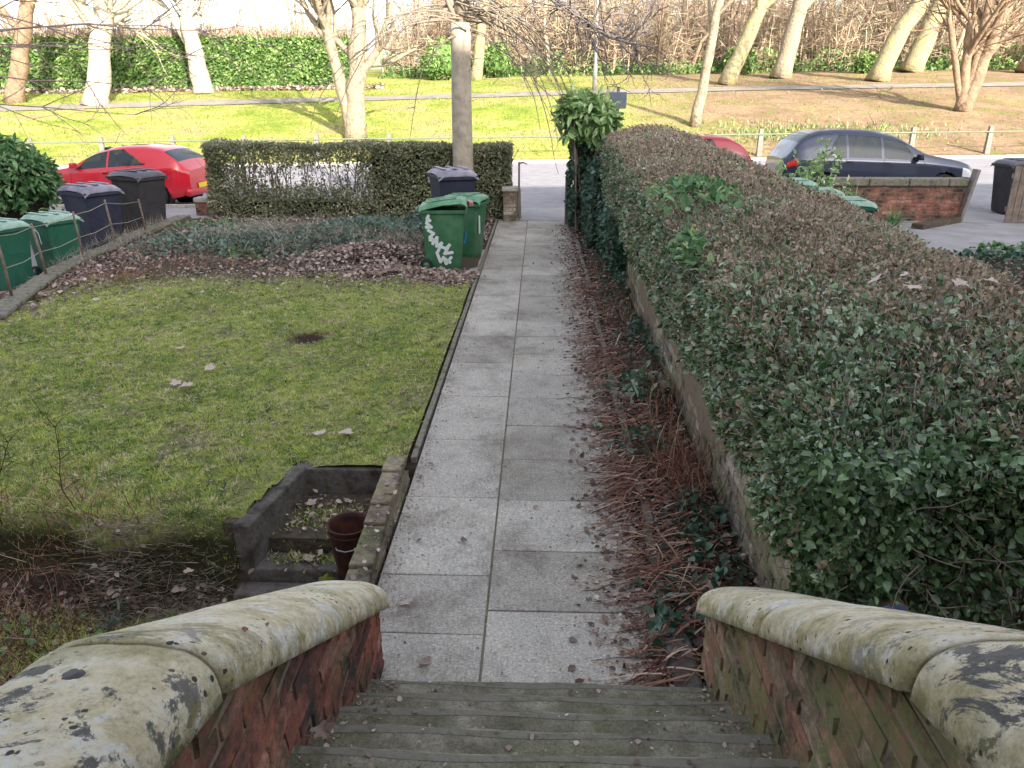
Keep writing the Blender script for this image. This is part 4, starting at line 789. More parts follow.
# ------------------------------------------------------------------ hedges
def hedge_right():
    t = thing('privet_hedge', 'long broad clipped privet hedge with brown top along the path', 'hedge', (1.8, 8.4, 0))
    X0, Y0 = 1.8, 8.4
    yk = [2.55, 4, 6, 8, 13, 14.6]; zk = [1.22, 1.43, 1.57, 1.63, 1.86, 1.92]
    def ztop(y): return float(np.interp(y, yk, zk))
    def xl(y): return float(np.interp(y, [2.5, 4, 7, 10, 14.6], [1.02, .98, 1.0, 1.08, 1.06]))
    def xr(y): return float(np.interp(y, [2.5, 5, 9, 14.6], [2.98, 2.98, 2.85, 2.65]))
    # cross-section loop param s in [0,1]: left bottom -> left shoulder -> top -> right shoulder -> right bottom
    def sec(y, s):
        zt = ztop(y); a, b = xl(y), xr(y); zb = float(np.interp(y, [2.5, 3.2, 7, 10], [.72, .84, .84, .7]))
        r = .34; hl = zt-r-zb; la = PI/2*r; wt = (b-a)-2*r; tot = hl*2+la*2+wt; d = s*tot
        if d < hl: return (a-.0+.05*math.sin(PI*d/hl)*-1, zb+d), (-1, 0)
        d -= hl
        if d < la:
            w = d/r; return (a+r-r*math.cos(w), zt-r+r*math.sin(w)), (-math.cos(w), math.sin(w))
        d -= la
        if d < wt: return (a+r+d, zt+.05*math.sin(PI*d/wt)), (0, 1)
        d -= wt
        if d < la:
            w = d/r; return (b-r+r*math.sin(w), zt-r+r*math.cos(w)), (math.sin(w), math.cos(w))
        d -= la
        return (b, zt-r-d), (1, 0)
    def surf(y, s, depth=0):
        (x, z), (nx_, nz) = sec(y, s); bmp = .045*fbm(y*1.3, s*7)+.03*fbm(y*4, s*19)-depth
        # rounded ends
        e = 0; ny = 0
        for (ye, sg) in ((2.55, -1), (14.6, 1)):
            dd = abs(y-ye)
            if dd < .3: e = (1-math.sqrt(max(0, 1-(1-dd/.3)**2))); ny = sg*(1-dd/.3)
        if z > 1.0: z -= e*.28*(z-1.0)/.5
        cx_ = (xl(y)+xr(y))/2; x += (cx_-x)*e*.25
        nv = Vector((nx_, ny, nz)).normalized()
        return Vector((x, y, z))+nv*bmp, nv
    # inner core
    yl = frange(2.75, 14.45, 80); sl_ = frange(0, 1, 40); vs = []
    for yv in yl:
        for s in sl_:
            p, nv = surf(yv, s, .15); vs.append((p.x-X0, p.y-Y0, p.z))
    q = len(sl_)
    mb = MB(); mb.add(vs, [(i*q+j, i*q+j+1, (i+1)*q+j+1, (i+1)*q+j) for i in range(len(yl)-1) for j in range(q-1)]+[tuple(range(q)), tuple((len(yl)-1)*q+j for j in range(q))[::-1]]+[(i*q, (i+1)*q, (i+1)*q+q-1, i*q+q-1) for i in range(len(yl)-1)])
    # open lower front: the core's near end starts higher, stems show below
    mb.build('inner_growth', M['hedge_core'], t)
    # leaves
    P = []; NN = []; RV = []; SZ = []; TP = []; TN = []
    def put(y, s, nleaf):
        p, nv = surf(y, s); top = nv.z
        return p, nv, top
    nl = 140000
    yv = 2.5+12.1*rs.rand(nl)**1.75; sv = rs.rand(nl)**1.15*.86
    Pt, Nt, St = [], [], []
    for a, s in zip(yv, sv):
        p, nv = surf(a, s); d = abs(rs.normal())*.06
        Pt.append(p-nv*d+Vector((0, 0, rs.normal()*.01))); Nt.append(nv); St.append(nv.z)
    Pt = np.array(Pt); Nt = np.array(Nt); St = np.array(St)
    # where green is thick: patches
    pf = np.array([fbm(p[0]*1.4+3, p[1]*1.1, 1.1)+.5*fbm(p[0]*3, p[1]*3, 1.5) for p in Pt])
    near = np.clip((4.6-Pt[:, 1])/2.0, 0, 1)
    pg = np.where(St > .6, .10+.2*pf+.75*near, .68+.14*pf)            # chance of a green leaf
    edge = (St > .3) & (Pt[:, 0] < 1.75) & (Pt[:, 1] < 8.5); pg = np.where(edge, pg+.2, pg)
    green = rs.rand(nl) < pg
    def mkleaf(name, mask, size, mat, ratio=.58):
        P_, N_ = Pt[mask].copy(), Nt[mask]; P_[:, 0] -= X0; P_[:, 1] -= Y0
        sz = size*(1+.25*rs.normal(size=len(P_)))*np.where(Pt[mask][:, 1] > 7, 1.15, 1.0)
        n = len(P_); D = nrm(rs.normal(size=(n, 3)))*.8+N_*.5; D[:, 2] -= .1
        N2 = nrm(N_+rs.normal(size=(n, 3))*.55+np.array([0, 0, .4])); L = np.clip(sz, .01, .06)
        V, F = leaf_arrays(P_, D, N2, L, L*ratio, .22); tone = np.clip(.05+.85*rs.rand(n)**1.1+.12*pf[mask], 0, 1)
        npmesh(name, V, F, mat, t, np.repeat(tone, 2))
    mkleaf('foliage', green, .035, M['leaf_privet'], .6)
    br = (~green) & (rs.rand(nl) < .95)
    mkleaf('brown_foliage', br, .028, M['leaf_privet_top'], .6)
    # clipped twig ends
    nt_ = 52000
    yv = 2.5+12.1*rs.rand(nt_)**1.5; sv = .04+rs.rand(nt_)*.8
    A, B = [], []
    for a, s in zip(yv, sv):
        p, nv = surf(a, s); A.append(p-nv*.07-Vector((X0, Y0, 0))); B.append(nv)
    A = np.array(A); B = np.array(B); D = B*.9+rs.normal(size=(nt_, 3))*.42+np.array([0, 0, .35])
    V, F = stick_arrays(A, D, .04+.06*rs.rand(nt_), .0028+.0034*rs.rand(nt_)+.0016*(yv > 6))
    npmesh('clipped_twigs', V, F, M['twig_hedge'], t, np.repeat(rs.rand(nt_), 6))
    # stems and inner twigs at the near end and below the leaves
    mb = MB()
    for k in range(150):
        x = random.uniform(1.45, 2.7); y = random.uniform(2.6, 4.2) if k < 110 else random.uniform(4, 13)
        p = Vector((x-X0, y-Y0, .0)); pts = [p.copy()]
        for i in range(6):
            p = p+Vector((random.uniform(-.09, .09), random.uniform(-.09, .07), .2)); pts.append(p.copy())
        r0 = random.uniform(.006, .017); mb.tube(pts, [r0*(1-.1*i) for i in range(7)], 5, False)
    for k in range(500):
        x = random.uniform(1.2, 2.75); y = random.uniform(2.48, 2.9); z = random.uniform(.3, 1.1)
        p = Vector((x-X0, y-Y0, z)); d = Vector((random.gauss(0, .6), random.gauss(-.2, .3), random.gauss(.5, .5))).normalized(); pts = [p.copy()]
        for i in range(3): d = (d+Vector((random.gauss(0, .3), random.gauss(0, .3), random.gauss(0, .3)))).normalized(); p = p+d*.09; pts.append(p.copy())
        mb.tube(pts, [.0035, .003, .0025, .0015], 3, False)
    mb.build('stems', M['wood_old'], t, True)
    # near end face leaves
    n = 19000; x = 1.02+rs.rand(n)**.85*1.95; z = .5+rs.rand(n)*.76
    dens = np.clip(1.15-(x-1.1)*.75+(z-.9)*1.2, .16, 1); k = rs.rand(n) < dens*np.clip(1.5-(x-1.6)*.9, .25, 1); x, z = x[k], z[k]; n = len(x)
    P_ = np.stack([x-X0, 2.5-Y0+.2*rs.rand(n)+.05*np.sin(x*9), z], 1)
    scatter_leaves('foliage', P_, np.tile([0, -1, .3], (n, 1)), .036, M['leaf_privet'], t, ratio=.62, rspan=.72)
    return t
hedge_right()

# low retaining wall under the hedge
t = thing('hedge_wall', 'low mossy old brick wall under the clipped hedge', 'wall', (1.3, 9, 0))
ys_ = frange(2.2, 15.3, 70); vs = []
for yv in ys_:
    ww = .012*math.sin(yv*2.1)+random.uniform(-.006, .006)
    for (xo, z) in ((1.22+ww, -.1), (1.2+ww, .3), (1.18+ww, .66), (1.4, .69), (1.42, -.1)): vs.append((xo-1.3, yv-9, z))
mb = MB(); q = 5
mb.add(vs, [(i*q+j, (i+1)*q+j, (i+1)*q+(j+1) % q, i*q+(j+1) % q) for i in range(len(ys_)-1) for j in range(q)]+[(0, 1, 2, 3, 4), tuple(len(vs)-5+j for j in (4, 3, 2, 1, 0))])
mb.build('wall_core', M['mortar'], t)
bu = MB(); brick_units(bu, (1.205-1.3, -9, 0), (0, 1, 0), (-1, 0, .06), 2.2, 15.3, lambda u: .66, .012); bu.build('brickwork', M['units_old'], t, rnd=True)

def box_hedge(name, label, x0, x1, y0, y1, z0, z1, nleaf, size, mat, stems, gaps=None, group=None, core=True, ntw=0, coremat='hedge_core'):
    """hedge with leaves on front, top, ends"""
    cx_, cy = (x0+x1)/2, (y0+y1)/2; t = thing(name, label, 'hedge', (cx_, cy, z0), group=group)
    n = nleaf; P = []; Nn = []
    ar = [(x1-x0)*(z1-z0), (x1-x0)*(y1-y0), (y1-y0)*(z1-z0), (y1-y0)*(z1-z0), (x1-x0)*(z1-z0)*.5]; tot = sum(ar); u = rs.rand(n); c = np.cumsum(ar)/tot
    fi = np.searchsorted(c, u); a, b = rs.rand(n), rs.rand(n)
    X = x0+(x1-x0)*a; Y = y0+(y1-y0)*b; Z = z0+(z1-z0)*b
    P = np.zeros((n, 3)); Nn = np.zeros((n, 3))
    for f, (pp, nn) in enumerate([((X, y0, Z), (0, -1, .2)), ((X, Y, z1), (0, 0, 1)), ((x0, y0+(y1-y0)*a, Z), (-1, 0, 0)), ((x1, y0+(y1-y0)*a, Z), (1, 0, 0)), ((X, y1, Z), (0, 1, 0))]):
        m_ = fi == f
        for k in range(3): P[m_, k] = pp[k][m_] if hasattr(pp[k], '__len__') else pp[k]
        Nn[m_] = nn
    P -= Nn*(np.abs(rs.normal(size=n))*.07-.02)[:, None]
    wav = np.array([fbm(p[0]*.9, p[1]+p[2]*1.7, 1.2) for p in P]); P += Nn*(wav*.06)[:, None]
    # round the top edges
    keep = np.ones(n, bool)
    if gaps is not None:
        for (gx, gz_, rx, rz) in gaps:
            d = ((P[:, 0]-gx)/rx)**2+((P[:, 2]-gz_)/rz)**2; keep &= ~((rs.rand(n) < np.clip(1.5-1.25*d, 0, .8)) & (P[:, 2] < z1-.1))
    P, Nn, wav = P[keep], Nn[keep], wav[keep]; P -= np.array([cx_, cy, z0])
    scatter_leaves('foliage', P, Nn, size, M[mat], t, ratio=.6, rvals=np.clip(.4+.25*wav+.25*rs.normal(size=len(P)), 0, 1))
    if core:
        segs = core if isinstance(core, list) else [(x0, x1, z0, z1)]
        mb = MB()
        for (a0, a1, b0, b1) in segs: mb.box(a0+.12-cx_, a1-.12-cx_, y0+.12-cy, y1-.12-cy, b0-z0, b1-.1-z0)
        mb.build('inner_growth', M[coremat], t)
    mb = MB()
    for k in range(stems):
        p = Vector((random.uniform(x0+.2, x1-.3)-cx_, random.uniform(-.2, .2)*(y1-y0), 0)); pts = [p.copy()]; hh = (z1-z0)
        dx = random.gauss(0, .1)
        for i in range(5): p = p+Vector((dx*.6+random.gauss(0, .04), random.gauss(0, .04), hh*.19)); pts.append(p.copy())
        r0 = random.uniform(.008, .02); mb.tube(pts, [r0*(1-.13*i) for i in range(6)], 5, False)
        for j in range(3):
            q0 = pts[random.randint(1, 4)]; dv = Vector((random.gauss(0, .6), random.gauss(0, .4), .8)).normalized()*hh*.3
            mb.tube([q0, q0+dv*.5+Vector((random.gauss(0, .02), 0, 0)), q0+dv], [.007, .005, .003], 4, False)
    if stems: mb.build('stems', M['wood_old'], t, True)
    if ntw:
        k = rs.choice(len(P), min(ntw, len(P)), replace=False); A = P[k]; D = Nn[k]*.9+rs.normal(size=(len(k), 3))*.45+np.array([0, 0, .4])
        V, F = stick_arrays(A-Nn[k]*.05, D, .06+.08*rs.rand(len(k)), .004+.003*rs.rand(len(k))); npmesh('clipped_twigs', V, F, M['twig_hedge'], t, np.repeat(rs.rand(len(k)), 6))
    return t
box_hedge('privet_hedge', 'clipped low hedge with see-through gaps behind the lawn', -6.95, -.62, 16.3, 17.05, .06, 1.5, 44000, .05, 'leaf_far', 110,
          gaps=[(-6.1+.11*i+.05*math.sin(i*5), .88+.1*math.sin(i*2.3), .05+.045*abs(math.sin(i*1.9)), .16+.2*abs(math.sin(i*.8+.6))) for i in range(22)]+[(-4.5, .92, .22, .36), (-5.25, .85, .1, .25), (-4.05, .9, .12, .3)], core=[(-3.6, -.62, .06, 1.5), (-6.9, -3.5, .06, .45)], ntw=12000)
ph = box_hedge('park_hedge', 'tall sunlit evergreen hedge along the far left of the park', -42, -12.2, 52.5, 54, 2.55, 5.75, 34000, .22, 'leaf_park', 0, coremat='park_core')

n = 5000; P = np.stack([rs.uniform(-15, 15, n), rs.uniform(-.7, .7, n), 3.0+.25*rs.rand(n)], 1); D = rs.normal(size=(n, 3))*.5; D[:, 2] = 1; V, F = stick_arrays(P, D, .3+.9*rs.rand(n)**2, .03+.04*rs.rand(n)); npmesh('bare_shoots', V, F, M['wood_far'], ph, np.repeat(rs.rand(n), 6))
# evergreen shrub, left edge
def blob_shrub(name, label, cat, c, rad, n, size, mat, ratio=.38, stems=8, lobes=7, group=None, stemmat='wood_old', z0=0, rs_=None, core=True):
    t = thing(name, label, cat, (c[0], c[1], z0), group=group); cz = c[2]-z0
    ls = [(Vector((0, 0, cz)), Vector(rad))]
    for k in range(lobes):
        d = Vector((random.gauss(0, 1), random.gauss(0, 1), random.gauss(.2, .8))).normalized(); ls.append((Vector((d.x*rad[0]*.6, d.y*rad[1]*.6, cz+d.z*rad[2]*.6)), Vector(rad)*random.uniform(.35, .55)))
    P = []; Nn = []
    for i in range(n):
        o_, r_ = random.choice(ls); d = Vector((random.gauss(0, 1), random.gauss(0, 1), random.gauss(0, 1))).normalized(); q = 1-abs(random.gauss(0, .13))
        P.append(o_+Vector((d.x*r_.x, d.y*r_.y, d.z*r_.z))*q); Nn.append(d)
    P = np.array(P); Nn = np.array(Nn); k = P[:, 2] > .03
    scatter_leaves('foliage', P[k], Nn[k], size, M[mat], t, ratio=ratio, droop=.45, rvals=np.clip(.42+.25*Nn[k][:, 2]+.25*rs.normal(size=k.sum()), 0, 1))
    mb = MB()
    for i in range(stems):
        a = random.uniform(0, 2*PI); e_ = Vector((math.cos(a)*rad[0]*.6, math.sin(a)*rad[1]*.6, cz+random.uniform(-.2, .5)*rad[2]))
        s0 = Vector((random.gauss(0, .08), random.gauss(0, .08), 0)); mb.tube([s0, s0.lerp(e_, .4)+Vector((0, 0, cz*.15)), e_], [.03, .02, .008], 6, False)
    if stems: mb.build('stems', M[stemmat], t, True)
    if core:
        bm = bmesh.new()
        for o_, r_ in ls:
            rr = bmesh.ops.create_icosphere(bm, subdivisions=2, radius=1)
            for v in rr['verts']: v.co = Vector((v.co.x*r_.x, v.co.y*r_.y, v.co.z*r_.z))*.72+o_; v.co.z = max(v.co.z, 0.02)
        me = bpy.data.meshes.new('inner_growth'); bm.to_mesh(me); bm.free(); link('inner_growth', me, M['park_core' if mat == 'leaf_park' else 'hedge_core'], t)
    return t
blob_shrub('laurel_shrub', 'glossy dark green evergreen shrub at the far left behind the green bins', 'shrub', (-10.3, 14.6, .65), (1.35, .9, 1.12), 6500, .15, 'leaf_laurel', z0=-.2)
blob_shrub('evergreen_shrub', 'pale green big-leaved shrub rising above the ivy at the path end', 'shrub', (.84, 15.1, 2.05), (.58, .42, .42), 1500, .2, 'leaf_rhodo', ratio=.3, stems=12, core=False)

def ivy_mass(name, label, boxes, n, size, z0=0, c=(0, 0), mat='leaf_ivy'):
    t = thing(name, label, 'ivy', (c[0], c[1], z0)); P = []; Nn = []
    mb = MB()
    for (x0, x1, y0, y1, zz0, zz1, wgt) in boxes:
        ctr = Vector(((x0+x1)/2, (y0+y1)/2, (zz0+zz1)/2)); h = Vector(((x1-x0)/2, (y1-y0)/2, (zz1-zz0)/2))
        for i in range(int(n*wgt)):
            d = Vector((random.gauss(0, 1), random.gauss(0, 1), random.gauss(0, 1))); m_ = max(abs(d.x), abs(d.y), abs(d.z)); q = d/m_*.6+d.normalized()*.55
            q *= 1+.12*fbm(q.x*3+ctr.x, q.y*3+q.z*4, 1)-abs(random.gauss(0, .05)); P.append(ctr+Vector((q.x*h.x, q.y*h.y, q.z*h.z))); Nn.append(d.normalized())
        mb.box(ctr.x-h.x*.78-c[0], ctr.x+h.x*.78-c[0], ctr.y-h.y*.85-c[1], ctr.y+h.y*.85-c[1], max(0, ctr.z-h.z-z0), ctr.z+h.z*.85-z0)
    P = np.array(P)-np.array([c[0], c[1], z0]); Nn = np.array(Nn); k = P[:, 2] > .01
    scatter_leaves('foliage', P[k], Nn[k], size, M[mat], t, ratio=.85, droop=.5, rvals=np.clip(.4+.25*rs.normal(size=k.sum()), 0, 1))
    mb.build('inner_growth', M['hedge_core'], t); return t
ivy_mass('ivy_mass', 'dark ivy smothering the gate pier on the right of the path', [(.62, 1.3, 15.0, 15.9, 0, 1.62, .45), (.85, 1.35, 13.0, 15.2, 0, 1.3, .35), (.98, 1.3, 10.6, 13.2, .1, .95, .2)], 9500, .07, 0, (.95, 14.5))
mb = MB(); mb.box(-.05, .05, -.05, .05, 0, .95); o = mb.build('gate_post', M['wood_old'], bevel=.01); o.location = (.56, 15.75, 0); tag(o, 'short brown wooden gate post against the ivy', 'post')

# ------------------------------------------------------------------ walls by the street
t = thing('front_wall', 'low red brick garden wall with dark stone coping under the hedge', 'wall', (-4, 16.72, 0))
MB().box(-7.4+4, -.62+4, -.11, .11, -.05, .3).build('wall_core', M['mortar'], t); bu = MB(); brick_units(bu, (0, -.112, 0), (1, 0, 0), (0, -1, 0), -3.4, 3.38, lambda u: .295, .006); bu.build('brickwork', M['units_street'], t, rnd=True)
mb = MB(); x = -7.42
while x < -.7:
    mb.box(x+4, min(x+.9, -.6)+4-.008, -.15, .15, .302, .40); x += .9
mb.build('coping_stone', M['kerbstone'], t, bevel=.02)
t = thing('gate_pier', 'short brick pier beside the metal gate post', 'pier', (-.6, 16.2, 0))
MB().box(-.14, .12, -.14, .14, 0, .62).build('wall_core', M['mortar'], t); bu = MB(); brick_units(bu, (0, -.142, 0), (1, 0, 0), (0, -1, 0), -.14, .12, lambda u: .615, .006); brick_units(bu, (.122, 0, 0), (0, 1, 0), (1, 0, 0), -.14, .14, lambda u: .615, .006); bu.build('brickwork', M['units_old'], t, rnd=True); MB().box(-.17, .15, -.17, .17, .622, .7).build('coping_stone', M['kerbstone'], t, bevel=.015)
t = thing('gate_post', 'thin dark metal gate post with a hinge arm at the path end', 'post', (-.42, 16.15, 0))
MB().box(-.02, .02, -.02, .02, 0, 1.2).build('post', M['wood_old'], t, bevel=.004)
MB().tube([(0, .02, 1.17), (.08, .1, 1.18), (.16, .2, 1.14)], [.018, .016, .01], 6).build('hinge_arm', M['wood_grey'], t, True)
t = thing('pier_stone', 'pale painted stone block behind the gate pier', 'stone block', (-.5, 16.62, 0)); MB().frustum((-.15, .12, -.12, .12), (-.13, .1, -.1, .1), 0, .62).build('block', M['post_conc'], t, bevel=.02)

t = thing('boundary_wall', 'low stone garden wall with leaning wire posts by the bins', 'wall', (-7.1, 12, 0))
pts = [(-6.25, 8.3), (-7.02, 10.8), (-7.22, 13), (-7.42, 16.15)]
mb = MB(); cp = MB()
for (a, b) in zip(pts, pts[1:]):
    a, b = Vector((*a, 0)), Vector((*b, 0)); d = (b-a); L_ = d.length; ang = math.atan2(d.y, d.x); k = 0
    M4 = Matrix.Translation(a-Vector((-7.1, 12, 0))) @ Matrix.Rotation(ang, 4, 'Z'); mb.box(0, L_+.02, -.1, .1, -.4, .06, M4)
    s = 0
    while s < L_:
        l_ = min(random.uniform(.5, .9), L_-s); cp.box(s+.006, s+l_-.006, -.14, .14, .062, .12+random.uniform(-.015, .02), M4 @ Matrix.Rotation(random.uniform(-.02, .02), 4, 'Z')); s += l_+.001
mb.build('brickwork', M['mortar'], t); cp.build('coping_stone', M['kerb_mossy'], t, bevel=.02)
wp = [(-6.6, 9.2, .05, .95), (-6.93, 10.46, -.1, .86), (-7.08, 11.65, -.05, .84), (-7.2, 12.85, .1, .87), (-7.28, 14.1, -.1, .72)]
tops = []
for (x, y, ln, h) in wp:
    a = Vector((x+7.1, y-12, .1)); b = a+Vector((.02, -abs(ln)*1.2, h-.12)); tops.append((a, b)); MB().tube([a, a.lerp(b, .5)+Vector((.006, 0, 0)), b], [.02, .018, .016], 6).build('wire_post', M['wood_old'], t, True)
for fr in (.93, .45):
    pp = []
    for i, (a, b) in enumerate(tops):
        pp.append(a.lerp(b, fr))
        if i < len(tops)-1: pp.append(a.lerp(b, fr).lerp(tops[i+1][0].lerp(tops[i+1][1], fr), .5)-Vector((0, 0, .03)))
    MB().tube(pp, .006, 5).build('wire', M['wire'], t, True)

t = thing('street_wall', 'red brick street wall with grey coping in front of the blue grey car', 'wall', (7.25, 16.5, 0))
MB().box(-1.3, 1.42, -.11, .11, -.05, .72).build('wall_core', M['mortar'], t); bu = MB(); brick_units(bu, (0, -.112, 0), (1, 0, 0), (0, -1, 0), -1.3, 1.42, lambda u: .715, .006); bu.build('brickwork', M['units_street'], t, rnd=True)
mb = MB(); x = -1.34
while x < 1.4: mb.box(x, min(x+.8, 1.46)-.008, -.16, .16, .722, .88); x += .8
mb.build('coping_stone', M['kerb_mossy'], t, bevel=.03)
M4 = Matrix.Translation((1.38, -.16, 0)) @ Matrix.Rotation(R(9), 4, 'Y')
MB().box(-.035, .035, -.1, .1, 0, 1.08, M4).build('end_board', M['wood_grey'], t, bevel=.01)
t = thing('drive_wall', 'low dark stone ledge at the foot of the street wall', 'stone edging', (8.0, 15.9, 0)); M4 = Matrix.Rotation(R(38), 4, 'Z'); MB().box(-.8, .75, -.12, .12, 0, .12, M4).build('ledge', M['soil'], t, bevel=.02)

# wooden side gate
t = thing('board_gate', 'dark wooden board gate leaning at the right edge of the drive', 'gate', (9.5, 16.25, 0), R(-6))
mb = MB()
for k in range(9): mb.box(k*.125, k*.125+.115, -.012, .012, .03, 1.12+random.uniform(-.02, .02))
mb.build('boards', M['wood_old'], t, bevel=.004)
for z in (.25, .9): MB().box(-.02, 1.14, .014, .05, z, z+.09).build('rail', M['wood_grey'], t, bevel=.004)

# ------------------------------------------------------------------ wheelie bins
def ribbon(pts, w, off=0):
    """flat painted stroke in a plane: pts (u,v)"""
    mb = MB()
    for (a, b) in zip(pts, pts[1:]):
        a, b = Vector(a), Vector(b); d = (b-a).normalized(); n_ = Vector((-d.y, d.x))*w/2; a2, b2 = a-d*w*.3, b+d*w*.3
        mb.add([(a2-n_)[:]+(0,), (b2-n_)[:]+(0,), (b2+n_)[:]+(0,), (a2+n_)[:]+(0,)], [(0, 1, 2, 3)])
    return mb
def make_bin(label, loc, rz, body_m, lid_m, group=None, lid_tilt=0, sc=1.0, s_y=1.0, cat='wheelie bin'):
    t = thing('wheelie_bin', label, cat, loc, rz, group); t.scale = (sc, sc, sc)
    W, D, H = .29, .36*s_y, .98
    mb = MB(); rings = []
    n = 10
    for (z, w_, d0, d1) in ((.03, .215, -.25, .27), (.1, .225, -.27, .275), (.5, .25, -.305*s_y, .285), (.92, .28, -.345*s_y, .30)):
        rings.append((z, w_, d0, d1))
    vs = []
    for (z, w_, d0, d1) in rings:
        rr = .045; c = [(-w_+rr, d0+rr, PI), (w_-rr, d0+rr, 1.5*PI), (w_-rr, d1-rr, 0), (-w_+rr, d1-rr, .5*PI)]
        for (cx_, cy_, a0) in c:
            for k in range(4): a = a0+k/3*PI/2; vs.append((cx_+rr*math.cos(a), cy_+rr*math.sin(a), z))
    q = 16
    fs = [(i*q+j, i*q+(j+1) % q, (i+1)*q+(j+1) % q, (i+1)*q+j) for i in range(len(rings)-1) for j in range(q)]+[tuple(range(q))[::-1]]
    mb.add(vs, fs); mb.box(-.13, .13, -.315*s_y, -.3*s_y, .56, .6)
    for xx_ in (-.18, -.06, .06, .18): mb.box(xx_-.012, xx_+.012, .283, .30, .12, .88)
    o = mb.build('bin_body', body_m, t, True, bevel=.0); 
    e_ = o.modifiers.new('es', 'EDGE_SPLIT'); e_.split_angle = R(40)
    mb = MB(); a, b, c_, d = -.30, .30, -.375*s_y, .315
    mb.box(a, b, c_, c_+.03, .9, .955); mb.box(a, a+.025, c_+.031, d-.031, .9, .955); mb.box(b-.025, b, c_+.031, d-.031, .9, .955); mb.box(a, b, d-.03, d, .9, .965)
    mb.build('rim', body_m, t, bevel=.008)
    # lid hinged at the back
    hp = Vector((0, .36, .985)); M4 = Matrix.Translation(hp) @ Matrix.Rotation(-lid_tilt, 4, 'X')
    vs = []; L_ = .36+.385*s_y
    prof = [(0, .0), (-.04, .035), (-L_*.5, .06), (-L_+.1, .045), (-L_+.03, .02), (-L_, -.02), (-L_, -.035)]
    q = 9
    for (yy_, zz) in prof:
        for k in range(q):
            u = -1+2*k/(q-1); vs.append(M4 @ Vector((u*.305, yy_, zz-.022*abs(u)**6*2-(0 if abs(u) < 1 else .02)))) 
    mb = MB(); mb.add(vs, [(i*q+j, i*q+j+1, (i+1)*q+j+1, (i+1)*q+j) for i in range(len(prof)-1) for j in range(q-1)])
    o = mb.build('lid', lid_m, t, True); sm = o.modifiers.new('s', 'SOLIDIFY'); sm.thickness = .012; sm.offset = -1; e_ = o.modifiers.new('es', 'EDGE_SPLIT'); e_.split_angle = R(50)
    mb = MB(); 
    for xx_ in (-.17, .0, .17): mb.box(xx_-.03, xx_+.03, -L_*.8, -.1, .055, .07, M4)
    mb.build('lid_rib', lid_m, o if False else t, bevel=.008)
    MB().tube([(-.26, .33, .93), (-.26, .4, .95), (.26, .4, .95), (.26, .33, .93)], .016, 8).build('handle', body_m, t, True)
    MB().tube([(-.27, .27, .1), (.27, .27, .1)], .012, 8).build('axle', M['rubber'], t, True)
    for s in (-1, 1):
        wv = MB(); wv.lathe([(.03, -.024), (.095, -.024), (.1, -.015), (.1, .015), (.095, .024), (.03, .024)], 20, (s*.255, .27, .1), 'x'); wo = wv.build('wheel', M['rubber'], t, True)
        h = MB(); h.lathe([(.05, -.028), (.05, .028)], 14, (s*.255, .27, .1), 'x'); h.build('hub', body_m, wo, True)
    return t
g1 = make_bin('green wheelie bin with white graffiti and lid propped open', (-1.42, 11.5, .018), R(93), M['bin_green'], M['lid_green'], 'green wheelie bins by the path', lid_tilt=R(8), sc=.94)
def paint(parent, strokes, width, m, Mx, name='graffiti'):
    mb = MB()
    for s in [[(-a, b) for a, b in q] for q in strokes]:
        r_ = ribbon(s, width); mb.add([Mx @ Vector(v) for v in r_.v], r_.f)
        for p in s:      # rounded ends
            k = 8; c0 = Vector((p[0], p[1], .0006)); mb.add([Mx @ (c0+Vector((math.cos(2*PI*i/k), math.sin(2*PI*i/k), 0))*width/2) for i in range(k)], [tuple(range(k))])
    return mb.build(name, m, parent)
# local -x side is turned to the camera: plane u = -y, v = z, sloping with the tapered side
def side_plane(x0, z0, x1, z1, sgn=-1):
    # origin at (x0, 0, z0), v up along the sloping side, u along +/-y
    v = Vector((x1-x0, 0, z1-z0)).normalized(); u = Vector((0, sgn*-1*-1, 0)); nrm_ = Vector((sgn, 0, 0))
    mt = Matrix(((u.x, v.x, nrm_.x, x0+sgn*.004), (u.y, v.y, nrm_.y, 0), (u.z, v.z, nrm_.z, z0), (0, 0, 0, 1))); return mt
mx = side_plane(-.225, .1, -.28, .92)
# u axis: local -y = world right for this bin
paint(g1, [[(.21, .78), (.24, .66), (.17, .6), (.25, .6)], [(.19, .7), (.23, .74)], [(.22, .55), (.14, .5), (.2, .44), (.12, .38), (.2, .4)], [(.16, .34), (.09, .44), (.1, .3), (.02, .35), (.08, .22)],
           [(.04, .3), (-.04, .26), (-.1, .32), (-.02, .18), (-.14, .2)], [(.1, .2), (.05, .05), (0, .12), (-.04, .02), (-.12, .12)], [(-.02, .1), (-.1, .04)]], .048, M['tag_white'], mx)
g2 = make_bin('green wheelie bin with blue graffiti behind the propped-open one', (-1.2, 12.35, .018), R(76), M['bin_green'], M['lid_green'], 'green wheelie bins by the path', lid_tilt=R(3), sc=.93)
paint(g2, [[(-.02, .74), (-.02, .55)], [(-.1, .72), (-.02, .64), (-.1, .56)], [(-.02, .38), (0, .2), (-.1, .2), (-.14, .4)], [(-.02, .2), (.02, .12)]], .034, M['tag_blue'], side_plane(-.225, .1, -.28, .92))
